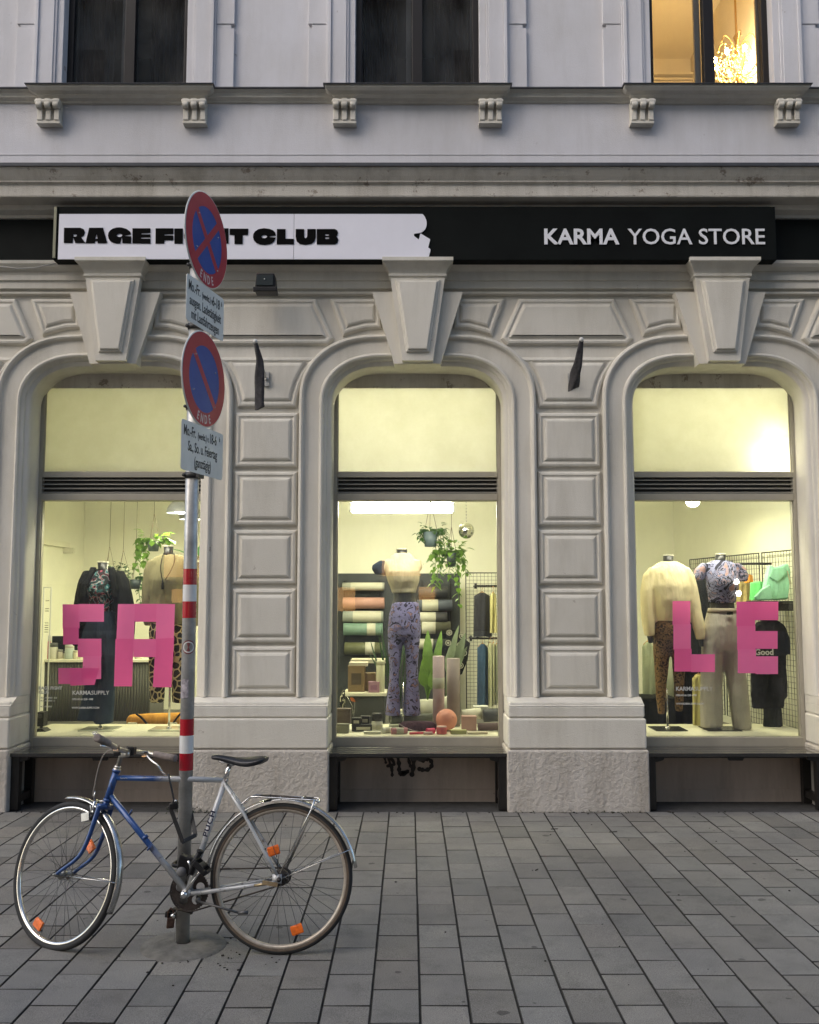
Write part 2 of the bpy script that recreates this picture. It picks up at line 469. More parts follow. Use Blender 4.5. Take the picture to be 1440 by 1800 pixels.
def bay_wall():
    m = MB()
    for cx in CX:
        ap = arch(cx, .98, 3.83, .62, .52, Z_PL, WY)
        rp = []
        n = len(ap); W = 1.255
        for i, (x, y, z) in enumerate(ap):
            dx = x-cx
            if i < 6 or i >= n-6: rp.append((cx+math.copysign(W, dx), y, z))
            else:
                t = (i-6)/(n-1-12)           # 0..1 along the top from left spring to right spring
                zs = 3.31
                L1 = Z_WT-zs; tot = 2*L1+2*W; s_ = t*tot
                if s_ < L1: rp.append((cx-W, y, zs+s_))
                elif s_ < L1+2*W: rp.append((cx-W+s_-L1, y, Z_WT))
                else: rp.append((cx+W, y, Z_WT-(s_-L1-2*W)))
        # force exact corners
        def near(q): return min(range(6, n-6), key=lambda i: (rp[i][0]-q[0])**2+(rp[i][2]-q[1])**2)
        for q in ((cx-W, Z_WT), (cx+W, Z_WT)):
            rp[near(q)] = (q[0], WY, q[1])
        m.sweep([rp, ap])
    m.box(X0, CX[0]-1.255, WY, WY+.3, Z_PL, Z_WT)
    m.box(CX[2]+1.255, X1, WY, WY+.3, Z_PL, Z_WT)
    m.build('wall', M_ST, bld)
bay_wall()
PROF = [(.98,3.83,.62,.52,7.740),(.98,3.83,.62,.52,7.700),(.972,3.822,.615,.515,7.682),(.958,3.808,.605,.505,7.676),(.944,3.794,.595,.495,7.684),
        (.938,3.788,.59,.49,7.702),(.930,3.78,.585,.485,7.710),(.815,3.675,.50,.40,7.712),(.808,3.668,.495,.395,7.694),(.795,3.655,.485,.385,7.688),(.782,3.642,.475,.375,7.694),
        (.775,3.635,.47,.37,7.712),(.755,3.618,.44,.35,7.722),(.748,3.610,.435,.345,7.742),(.728,3.592,.41,.325,7.748),(.716,3.575,.39,.31,7.762),(.712,3.568,.385,.305,7.80),(.712,3.568,.385,.305,8.06)]
for cx in CX:
    m = MB(); m.smooth = True
    m.sweep([arch(cx, *p[:4], .87, p[4]) for p in PROF])
    m.smooth = False
    # feet of the surround
    f = []
    for sx in (-1, 1):
        pts = [(cx+sx*p[0], p[4], .87) for p in PROF[:-1]] + [(cx+sx*.712, 7.80, .87), (cx+sx*.98, 7.80, .87)]
        m.add(pts, [list(range(len(pts)))])
    o = m.build('window_surround', M_ST, bld)
    md = o.modifiers.new('e', 'EDGE_SPLIT'); md.split_angle = R(35)
# plinth: three courses, the lowest rough
def plinth():
    segs = []
    xs = [X0] + [v for cx in CX for v in (cx-.712, cx+.712)] + [X1]
    for i in range(0, len(xs), 2): segs.append((xs[i], xs[i+1]))
    for a, b in segs:
        m = MB()
        m.box(a-.012, b+.012, 7.535, 8.05, -.01, .475)
        o = m.build('plinth_block', M_ROUGH, bld, bevel=.014)
        m = MB()
        m.box(a-.002, b+.002, 7.56, 8.05, .483, .715)
        m.box(a+.01, b-.01, 7.60, 8.05, .47, .84)
        m.box(a+.004, b-.004, 7.585, 8.05, .722, .812)
        m.build('plinth_course', M_ST, bld, bevel=.012)
        m = MB()
        m.prism([(0,0)]*3, 0, 0) if 0 else None
        m.add([(a+.004,7.585,.812),(b-.004,7.585,.812),(b-.004,7.70,.868),(a+.004,7.70,.868),(a+.004,8.05,.868),(b-.004,8.05,.868)], [(0,1,2,3),(3,2,5,4)])
        m.add([(a+.004,7.585,.812),(a+.004,7.70,.868),(a+.004,8.05,.868),(a+.004,8.05,.80)], [(0,1,2,3)])
        m.add([(b-.004,7.585,.812),(b-.004,7.70,.868),(b-.004,8.05,.868),(b-.004,8.05,.80)], [(3,2,1,0)])
        m.build('plinth_slope', M_ST, bld)
plinth()
# rusticated pier blocks
PIER = [CX[0]-1.255, CX[0]+1.255+.005, CX[1]+1.25, CX[2]+1.255]
STEP = [(0,7.741),(.005,7.722),(.016,7.709),(.032,7.705),(.044,7.713),(.054,7.714),(.066,7.701),(.080,7.695)]
for px_ in PIER:
    for z0, z1 in ((.885,1.278),(1.297,1.742),(1.772,2.222),(2.250,2.705),(2.733,3.195)):
        m = MB(); hw = .262
        panel(m, [(px_-hw,z0),(px_+hw,z0),(px_+hw,z1),(px_-hw,z1)], STEP)
        m.build('pier_block', M_ST, bld)
    # flared block between the arches
    m = MB(); pl = [(-.245,3.235),(.245,3.235)]
    cur = [(.262,3.33),(.285,3.42),(.32,3.50),(.37,3.58),(.44,3.665)]
    pl += cur + [(-x, z) for x, z in reversed(cur)]
    panel(m, [(px_+x, z) for x, z in pl], STEP)
    m.build('spandrel_block', M_ST, bld)
    # trapezoid panel above it
    m = MB(); pl = [(-.50,3.765),(-.555,3.82),(-.40,4.165),(.40,4.165),(.555,3.82),(.50,3.765)]
    panel(m, [(px_+x, z) for x, z in pl], STEP)
    m.build('frieze_panel', M_ST, bld)
# small panels and keystones over each arch
for cx in CX:
    for s_ in (-1, 1):
        m = MB()
        pl = [(.30,3.905),(.43,3.90),(.56,3.865),(.625,3.84),(.74,4.165),(.30,4.165)]
        panel(m, [(cx+s_*x, z) for x, z in pl], STEP)
        m.build('arch_panel', M_ST, bld)
    m = MB()
    m.prism([(cx-.375,4.19),(cx-.19,3.585),(cx+.19,3.585),(cx+.375,4.19)], 7.63, 7.8)
    m.prism([(cx-.232,4.34),(cx-.125,3.595),(cx+.125,3.595),(cx+.232,4.34)], 7.565, 7.64)
    panel(m, [(cx-.185,4.27),(cx-.095,3.66),(cx+.095,3.66),(cx+.185,4.27)], [(0,7.566),(.006,7.548),(.018,7.545),(.024,7.528),(.03,7.526)])
    kp = [(7.72,4.292),(7.560,4.295),(7.552,4.302),(7.552,4.318),(7.560,4.324),(7.556,4.332),(7.549,4.345),(7.537,4.360),(7.520,4.375),(7.505,4.388),(7.497,4.398),(7.490,4.400),(7.484,4.402),(7.480,4.408),(7.480,4.436),(7.72,4.438)]
    rows = [[(cx+s_*(.232+(7.560-min(y, 7.560))*.72), y if e else 7.72, z) for y, z in kp] for s_, e in ((-1,0),(-1,1),(1,1),(1,0))]
    m.sweep(rows)
    m.build('keystone', M_ST, bld, bevel=.004)
# horizontal mouldings
def moulding(name, prof, x0=X0, x1=X1, mt=None, par=bld, ret=False):
    m = MB()
    if not ret:
        m.sweep([[(x, y, z) for y, z in prof] for x in (x0, x1)])
    else:
        yb = prof[0][0]
        rows = []
        n = len(prof)
        L_ = [(x0-(yb-y), y, z) for y, z in prof]; Rr = [(x1+(yb-y), y, z) for y, z in prof]
        bl = [(x0-(yb-y), yb, z) for y, z in prof]; br = [(x1+(yb-y), yb, z) for y, z in prof]
        m.sweep([bl, L_, Rr, br])
    return m.build(name, mt or M_ST, par)
moulding('architrave', [(7.80,4.19),(7.722,4.19),(7.70,4.20),(7.70,4.212),(7.718,4.222),(7.718,4.232),(7.685,4.24),(7.685,4.30),(7.668,4.306),(7.668,4.375),(7.65,4.38),(7.62,4.40),(7.60,4.425),(7.595,4.45),(7.72,4.46),(7.72,4.80)])
moulding('cornice', [(7.72,4.80),(7.66,4.835),(7.655,4.86),(7.60,4.885),(7.59,4.92),(7.47,4.935)], mt=M_ST)
moulding('cornice', [(7.47,4.935),(7.455,4.93),(7.45,4.94),(7.45,5.03),(7.44,5.04),(7.425,5.045),(7.425,5.055),(7.40,5.085),(7.372,5.125),(7.365,5.15),(7.365,5.158)], mt=M_STF)
moulding('cornice_flashing', [(7.372,5.145),(7.348,5.145),(7.345,5.17),(7.40,5.185),(7.755,5.235)], mt=M_LEAD)
# upper wall with window openings
UW = [(-2.978,-1.913),(-.466,.603),(2.070,3.125)]
UZ = 5.985; UT = 7.9; UY = 7.75
def upper():
    m = MB()
    m.box(X0, X1, UY, UY+.1, 5.2, UZ-.02)
    xs = [X0] + [v for a in UW for v in a] + [X1]
    for i in range(0, len(xs), 2): m.box(xs[i], xs[i+1], UY, UY+.25, UZ-.02, UT)
    m.box(X0, X1, UY, UY+.3, UT, 9)
    m.box(X0, X1, UY-.004, UY, 5.43, 5.436)
    m.build('upper_wall', M_STU, bld)
    for a, b in UW:
        for s_, e in ((-1, a), (1, b)):
            m = MB()
            def bx(d0, d1, y, z0, z1):
                u, v = e+s_*d0, e+s_*d1
                m.box(min(u, v), max(u, v), y, UY, z0, z1)
            bx(0, .055, 7.715, UZ, UT); bx(.055, .075, 7.70, UZ, UT); bx(.075, .205, 7.69, UZ, UT); bx(.205, .235, 7.675, UZ, UT); bx(.235, .25, 7.70, UZ, UT)
            bx(.25, .405, 7.715, UZ, 6.55); bx(.25, .375, 7.722, 6.55, 6.59); bx(.25, .405, 7.715, 6.59, UT)
            m.build('window_surround', M_STU, bld, bevel=.004)
    for c in [(a+b)/2 for a, b in UW]:
        moulding('window_sill', [(7.76,5.875),(7.725,5.88),(7.715,5.895),(7.68,5.90),(7.66,5.915),(7.655,5.925),(7.62,5.935),(7.60,5.955),(7.595,5.974)], c-.62, c+.62, M_ST, ret=True)
        moulding('sill_flashing', [(7.76,5.974),(7.58,5.974),(7.578,5.981),(7.76,5.996)], c-.615, c+.615, M_LEAD, ret=True)
        for s_ in (-1, 1):
            x = c + s_*.62
            m = MB()
            m.box(x-.095, x+.095, 7.695, UY, 5.69, 5.878)                  # back
            m.box(x-.10, x+.10, 7.672, UY, 5.672, 5.70)                # foot slab
            for k in (-1, 0, 1):                                       # three flutes
                m.box(x+k*.072-.022, x+k*.072+.022, 7.665, 7.70, 5.70, 5.80)
                m.cyl((x+k*.072-.024, 7.655, 5.825), (x+k*.072+.024, 7.655, 5.825), .032, 12)
                m.box(x+k*.072-.024, x+k*.072+.024, 7.632, 7.70, 5.83, 5.876)
            m.cyl((x-.105, 7.65, 5.85), (x+.105, 7.65, 5.85), .024, 12)
            m.build('console', M_ST, bld, bevel=.005)
    moulding('string_course', [(7.76,5.885),(7.735,5.892),(7.73,5.905),(7.70,5.92),(7.69,5.955),(7.665,5.97),(7.66,5.975)], mt=M_ST)
    moulding('string_course_flashing', [(7.665,5.972),(7.648,5.972),(7.645,5.982),(7.755,5.994)], mt=M_LEAD)
upper()
# upper windows with their rooms
M_ORW = mat('warm_room_wall', (.80, .72, .55), .8, 0, .05, 1)
M_DKR = mat('dark_room_wall', (.03, .02, .022), .8, 0, .4, 1.5)
M_CURT = mat('net_curtain', (.022, .016, .02), .9, 0, .6, 6, spec=0)
M_UF = mat('white_inner_frame', (.7, .66, .6), .5)
for i, (a, b) in enumerate(UW):
    lit = i == 2; c = (a+b)/2
    f = MB()
    f.box(a, a+.052, 7.82, 7.90, UZ, UT); f.box(b-.052, b, 7.82, 7.90, UZ, UT)
    f.box(a+.052, b-.052, 7.82, 7.90, UZ-.01, UZ+.008)
    mx = c + (.0 if i == 1 else .01)
    f.box(mx-.045, mx+.045, 7.815, 7.895, UZ, UT)
    fo = f.build('window', M_DARKF, bld, bevel=.004)
    one(lambda m: (m.add([(a+.05,7.85,UZ),(mx-.04,7.85,UZ),(mx-.04,7.85,UT),(a+.05,7.85,UT)], [(0,1,2,3)]), m.add([(mx+.04,7.85,UZ),(b-.05,7.85,UZ),(b-.05,7.85,UT),(mx+.04,7.85,UT)], [(0,1,2,3)])), 'pane', M_GLASS, fo)
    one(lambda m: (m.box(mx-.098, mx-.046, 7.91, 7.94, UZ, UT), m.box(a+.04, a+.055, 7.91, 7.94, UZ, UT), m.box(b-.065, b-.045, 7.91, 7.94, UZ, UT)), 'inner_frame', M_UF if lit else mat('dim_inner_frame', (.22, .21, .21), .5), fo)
    if not lit:
        def curt(m):
            for x0, x1 in ((a+.055, a+.055+.30), (b-.055-.34, b-.055)):
                row = []
                for k in range(40):
                    x = x0+(x1-x0)*k/39
                    row.append((x, 8.02+.018*math.sin(k*1.1)+.01*math.sin(k*.37)))
                m.sweep([[(x, y, z) for x, y in row] for z in (UZ, UT)])
        one(curt, 'curtain', M_CURT, fo)
    rm = MB(); x0, x1 = a-.9, b+.5
    z0, z1, yb = 5.6, 8.6, 11.6
    rm.add([(x0,7.99,z0),(x1,7.99,z0),(x1,yb,z0),(x0,yb,z0),(x0,7.99,z1),(x1,7.99,z1),(x1,yb,z1),(x0,yb,z1)], [(0,1,2,3),(7,6,5,4),(3,2,6,7),(0,3,7,4),(2,1,5,6),
        ])
    if lit:
        for zz in (8.23, 8.27, 8.33): rm.box(x0, x1, yb-.06-(zz-8.2)*.4, yb, zz, zz+.025)
    rm.build('room_wall', M_ORW if lit else M_DKR, bld)
# ---------------------------------------------------------------- shop windows
ZT = 3.46
for i, cx in enumerate(CX):
    f = MB()
    hw = .712; gx = .682
    f.box(cx-hw, cx-gx, GY-.03, GY+.05, .44, 3.6); f.box(cx+gx, cx+hw, GY-.03, GY+.05, .44, 3.6)
    f.box(cx-gx, cx+gx, GY-.03, GY+.05, .44, .515)
    f.box(cx-gx, cx+gx, GY-.035, GY+.05, 2.685, 2.734)
    f.box(cx-gx, cx+gx, GY-.035, GY+.05, 2.488, 2.545)
    for s_ in (-1, 1): f.box(min(cx+s_*gx, cx+s_*(gx-.008)), max(cx+s_*gx, cx+s_*(gx-.008)), GY-.015, GY+.04, .515, 3.46)
    fr = f.build('shop_window', M_METAL, bld, bevel=.004)
    lv = MB()
    for k in range(4):
        z = 2.553 + k*.036
        lv.add([(cx-gx,GY-.028,z),(cx+gx,GY-.028,z),(cx+gx,GY+.01,z+.02),(cx-gx,GY+.01,z+.02),(cx-gx,GY-.028,z-.004),(cx+gx,GY-.028,z-.004)], [(0,1,2,3),(4,5,1,0)])
    lv.build('louvre', mat('louvre_metal', (.30, .29, .25), .4, .3), fr)
    one(lambda m: m.box(cx-gx, cx+gx, GY+.012, GY+.03, 2.545, 2.685), 'louvre_back', mat('louvre_dark', (.03, .03, .03), .6), fr)
    one(lambda m: m.box(cx-gx, cx+gx, GY+.005, GY+.05, 3.462, 3.61), 'head_panel', M_STF, fr)
    one(lambda m: m.add([(cx-gx,GY,.515),(cx+gx,GY,.515),(cx+gx,GY,2.488),(cx-gx,GY,2.488)], [(0,1,2,3)]), 'pane', M_GLASS, fr)
    one(lambda m: m.add([(cx-gx,GY,2.734),(cx+gx,GY,2.734),(cx+gx,GY,3.462),(cx-gx,GY,3.462)], [(0,1,2,3)]), 'frosted_pane', M_FROST, fr)
    p = MB()
    p.box(cx-.712, cx+.712, GY-.03, GY+.1, -.01, .44)
    p.box(cx-.712, cx+.712, GY-.045, GY-.03, -.01, .095)
    p.build('parapet', M_PAR, bld, bevel=.003)
# shop interior shell
M_IW = mat('shop_wall_paint', (.80, .79, .66), .75, 0, .05, .8)
M_IF = mat('shop_floor_grey', (.13, .125, .105), .5, 0, .25, 3)
M_PLT = mat('display_ledge_white', (.74, .72, .58), .55, 0, .06, 2)
XL, XR, YB, ZF, ZC = -3.9, 3.62, 11.3, .36, 3.75
XRB = 3.17                       # the right shop wall runs in at a slant
def xr(y): return XR + (XRB-XR)*(y-8.07)/(YB-8.07)
one(lambda m: m.add([(XL,8.07,ZF),(XL,YB,ZF),(XRB,YB,ZF),(XR,8.07,ZF),(XL,8.07,ZC),(XL,YB,ZC),(XRB,YB,ZC),(XR,8.07,ZC)], [(0,1,5,4),(1,2,6,5),(2,3,7,6)]), 'shop_wall', M_IW, bld)
one(lambda m: m.add([(XL,8.07,ZC),(XL,YB,ZC),(XR,YB,ZC),(XR,8.07,ZC)], [(0,1,2,3)]), 'shop_ceiling', M_IW, bld)
def pierback(m):
    for a, b in ((XL, CX[0]-.70), (CX[0]+.70, CX[1]-.70), (CX[1]+.70, CX[2]-.70), (CX[2]+.70, XR)):
        m.box(a, b, 8.052, 8.10, ZF, ZC)
    for cx in CX: m.box(cx-.70, cx+.70, 8.052, 8.10, 3.50, ZC); m.box(cx-.70, cx+.70, 8.052, 8.10, 2.49, 2.73)
one(pierback, 'pier_lining', M_IW, bld)
one(lambda m: m.add([(XL,8.05,ZF),(XR,8.05,ZF),(XR,YB,ZF),(XL,YB,ZF)], [(0,1,2,3)]), 'shop_floor', M_IF, bld)
for cx in CX:
    one(lambda m: m.box(max(XL+.01, cx-.85), min(XR-.01, cx+.85), 8.06, 8.82, ZF+.002, .512), 'display_ledge', M_PLT, bld, bevel=.004)
# ---------------------------------------------------------------- shop sign
def fascia():
    t = thing('shop_fascia', 'long flat black fascia board running behind and beyond the lit shop sign', 'fascia', (0, 7.66, 4.4))
    one(lambda m: m.box(X0, X1, 7.635, 7.72, 4.452, 4.815), 'board', M_BLACK, t, bevel=.003)
fascia()
SY = 7.50
def shop_sign():
    t = thing('shop_sign', 'long black shop sign box with white panel lettered RAGE FIGHT CLUB and KARMA YOGA STORE', 'shop sign', (.04, 7.6, 4.42))
    one(lambda m: m.box(-2.915, 3.005, SY, 7.634, 4.415, 4.868), 'casing', M_BLACK, t, bevel=.004)
    yf = SY-.012
    def W(px, py, Y=yf): p = at(px, py, Y); return (p.x, p.z)
    tail = [(720,190),(740,193),(760,215),(795,260),(820,310),(845,365),(860,430),(862,500),(850,560),(830,615),(800,660),(755,705),(700,740),(640,760),(560,770),(490,780),(478,800),(480,850),(550,905),(620,960),(640,900),(665,800),(680,780),(690,780),(820,865),(960,945),(962,985),(930,1100),(905,1195),(925,1215),(960,1238),(975,1260),(972,1300),(930,1450),(895,1540),(885,1550),(750,1550),(715,1515),(660,1550)]
    poly = [W(700+x/17.14, 365+y/17.14) for x, y in tail]
    seam = W(517, 420)[0]
    def panels(m):
        x0 = W(103, 415)[0]; zt = poly[0][1]; zb = poly[-1][1]
        m.prism([(x0, zb), (seam-.0035, zb), (seam-.0035, zt), (x0, zt)], SY-.012, SY-.001)
        m.prism([(seam, zb)] + poly[::-1] + [(seam, zt)], SY-.012, SY-.001)
    one(panels, 'white_panel', M_LB, t)
    one(lambda m: m.box(-2.915, -2.893, SY-.016, SY-.001, 4.43, 4.86), 'edge_trim', mat('sign_trim', (.25, .25, .18), .4, .5), t)
    def E(cx, cy, rx, ry, n=20, a0=0, a1=360): return [(cx+rx*math.cos(R(a0+(a1-a0)*k/(n-1 if a1-a0 < 360 else n))), cy+ry*math.sin(R(a0+(a1-a0)*k/(n-1 if a1-a0 < 360 else n)))) for k in range(n)]
    G_ = [(752,178),(742,152),(712,128),(664,113),(640,111),(610,113),(575,123),(550,140),(533,162),(528,190),(533,218),(548,242),(575,260),(610,268),(645,266),(655,232),(662,202),(668,235),(668,264),(752,266),(754,198),(700,196),(682,194),(700,188)]
    H_ = [(1502,120),(1590,120),(1592,168),(1612,168),(1614,120),(1700,120),(1700,268),(1614,268),(1612,220),(1592,220),(1590,268),(1502,268)]
    cv = lambda L: [(1357+1.077*x, -83+1.077*y) for x, y in L]
    letters = [
     [[(100,115),(258,115),(290,128),(303,156),(292,188),(264,207),(308,262),(210,262),(188,207),(182,262),(98,262)], [(190,178),(214,177),(224,182),(226,189),(222,197),(212,201),(190,200)]],
     [[(345,115),(480,115),(520,264),(428,264),(424,243),(402,243),(398,264),(310,264)], [(415,170),(425,222),(404,222)]],
     [G_, E(640, 188, 27, 16)],
     [[(766,120),(940,120),(940,164),(852,168),(852,179),(940,179),(940,208),(850,208),(850,221),(940,221),(940,268),(766,266)]],
     [[(992,120),(1165,120),(1163,176),(1078,178),(1078,190),(1163,190),(1163,234),(1078,236),(1074,268),(990,268)]],
     [[(1174,122),(1256,122),(1256,268),(1174,268)]],
     [[(x+738, y) for x, y in G_], E(640+738, 188, 27, 16)],
     [H_],
     [cv([(330,192),(497,192),(495,247),(447,249),(447,330),(373,330),(373,249),(330,247)])],
     [cv([(748,254),(742,228),(722,207),(690,194),(640,188),(590,196),(558,217),(543,243),(540,268),(548,295),(570,320),(605,334),(645,338),(695,331),(728,310),(746,272),(700,268),(682,264),(700,258)]), cv(E(643, 263, 26, 15))],
     [cv([(757,195),(835,195),(833,282),(910,285),(910,332),(755,332)])],
     [cv([(927,195),(1003,195),(1003,262),(1008,274),(1016,278),(1025,274),(1030,262),(1032,195),(1107,195),(1107,268),(1097,305),(1068,328),(1015,338),(965,330),(935,305),(926,268)])],
     [cv([(1117,195),(1280,195),(1302,207),(1309,230),(1300,254),(1291,262),(1304,272),(1312,292),(1305,318),(1282,333),(1117,333)]), cv([(1193,241),(1222,241),(1229,248),(1222,256),(1193,256)]), cv([(1193,268),(1224,268),(1231,276),(1224,284),(1193,284)])],
    ]
    for L in letters:
        m = MB()
        lo = [[W(95+x/5.54, 380+y/5.54, yf) for x, y in lp] for lp in L]
        m.curve2d(lo, (0, yf-.003, 0), (1,0,0), (0,0,1), .0025)
        m.build('letter', mat('black_lettering', (.003, .003, .003), .7, spec=.05), t)
    # white raised letters of the right hand name
    def word(s, px0, px1, bold, name):
        p0 = at(px0, 430, SY-.004); p1 = at(px1, 430, SY-.004)
        m = MB(); m.text(s, (p0.x, SY-.006, p0.z), size=.19, bold=bold, ext=.004)
        xs = [v.x for v in m.v]; zs = [v.z for v in m.v]
        k = (p1.x-p0.x)/(max(xs)-min(xs)); x0 = min(xs); H = at(px0, 402.5, SY).z-p0.z
        zc = min(zs); kz = H/(max(zs)-min(zs))
        m.v = [Vector((p0.x+(v.x-x0)*k, v.y, p0.z+(v.z-zc)*kz)) for v in m.v]
        m.build(name, M_WHITE, t)
    word('KARMA', 957, 1089, .0048, 'lettering')
    word('YOGA STORE', 1104, 1345, .0012, 'lettering')
shop_sign()

# ---------------------------------------------------------------- benches
def bench():
    t = thing('bench', 'low black bench in the window recess under the yoga store window with graffiti behind', 'bench', (0, 7.78, 0), 'black benches under the shop windows')
    hw = .705
    def top(m):
        for k in range(4):
            y = 7.575+k*.098; m.box(-hw, hw, y, y+.094, .418, .445)
    one(top, 'seat', M_BENCH, t, bevel=.003)
    one(lambda m: (m.box(-hw+.08, hw-.08, 7.63, 7.65, .400, .4175), m.box(-hw+.08, hw-.08, 7.93, 7.95, .375, .4175), m.prism([(-.07,.4178),(-.055,.385),(.055,.385),(.07,.4178)], 7.60, 7.629)), 'rail', M_BLACKW, t, bevel=.003)
    for s_ in (-1, 1):
        def leg(m, s_=s_):
            x0 = s_*hw; x1 = s_*(hw-.072)
            a, b = min(x0, x1), max(x0, x1)
            m.box(a+.001, b-.001, 7.602, 7.665, 0, .417); m.box(a+.001, b-.001, 7.87, 7.928, 0, .417)
            m.box(a+.012, b-.012, 7.665, 7.87, .05, .11)
            g = s_*(hw-.073)
            m.prism([(g,.4168),(g-s_*.075,.4168),(g-s_*.06,.388),(g-s_*.0,.372)], 7.603, 7.64)
        one(leg, 'leg', M_BLACKW, t, bevel=.003)
    return t
b0 = bench(); kids = list(b0.children)
lab = ['low black bench under the left window with SA letters, behind the bicycle', None, 'low black bench under the right window with LE letters, end out of frame']
for i, cx in enumerate(CX):
    if i == 1: b0.location.x = cx; continue
    c = b0.copy(); sc.collection.objects.link(c); c.location.x = cx; c['label'] = lab[i]
    for k in kids:
        d = k.copy(); sc.collection.objects.link(d); d.parent = c
# graffiti on the parapet behind the middle bench
def graffiti():
    m = MB(); Y = 7.966
    S = [[(340,130),(345,200),(368,290)], [(415,130),(425,230),(440,330),(465,370)], [(440,180),(510,300),(520,320),(400,350)], [(468,370),(475,450),(476,520)],
         [(560,120),(580,250),(595,340),(590,430),(610,480)], [(600,480),(735,430),(735,460),(620,500)], [(740,120),(755,260),(785,350)], [(840,150),(840,250),(835,350),(810,490)],
         [(1030,120),(930,200),(940,240),(985,268),(1040,240),(1100,230),(1150,290),(1140,360),(1080,415),(1000,420),(935,400)]]
    Wd = [5,7,6,6,8,8,6,9,8]
    for k, (st, wd) in enumerate(zip(S, Wd)):
        pts = [at(640+x/9.6, 1310+y/9.6, Y) for x, y in st]
        # smooth by midpoint subdivision
        for _ in range(2):
            q = [pts[0]]
            for a, b in zip(pts, pts[1:]): q += [a*.75+b*.25, a*.25+b*.75]
            q.append(pts[-1]); pts = q
        row = []
        for j, p in enumerate(pts):
            t = (pts[min(j+1, len(pts)-1)]-pts[max(j-1, 0)]).normalized(); nn = Vector((-t.z, 0, t.x)); h = wd*.0023*(.8+.25*math.sin(j*1.3+k))
            row.append((p+nn*h, p-nn*h))
        y = Y - .0006*k
        m.sweep([[(a.x, y, a.z) for a, b in row], [(b.x, y, b.z) for a, b in row]])
        for e in (row[0], row[-1]):
            c = (e[0]+e[1])/2; r = (e[0]-e[1]).length/2
            m.add([(c.x+r*math.cos(R(30*q)), y-.0002, c.z+r*math.sin(R(30*q))) for q in range(12)], [list(range(12))])
    o = m.build('graffiti', mat('graffiti_ink', (.018, .014, .012), .6), None)
    tag(o, 'dark marker graffiti tag on the painted wall behind the middle bench', 'graffiti')
graffiti()

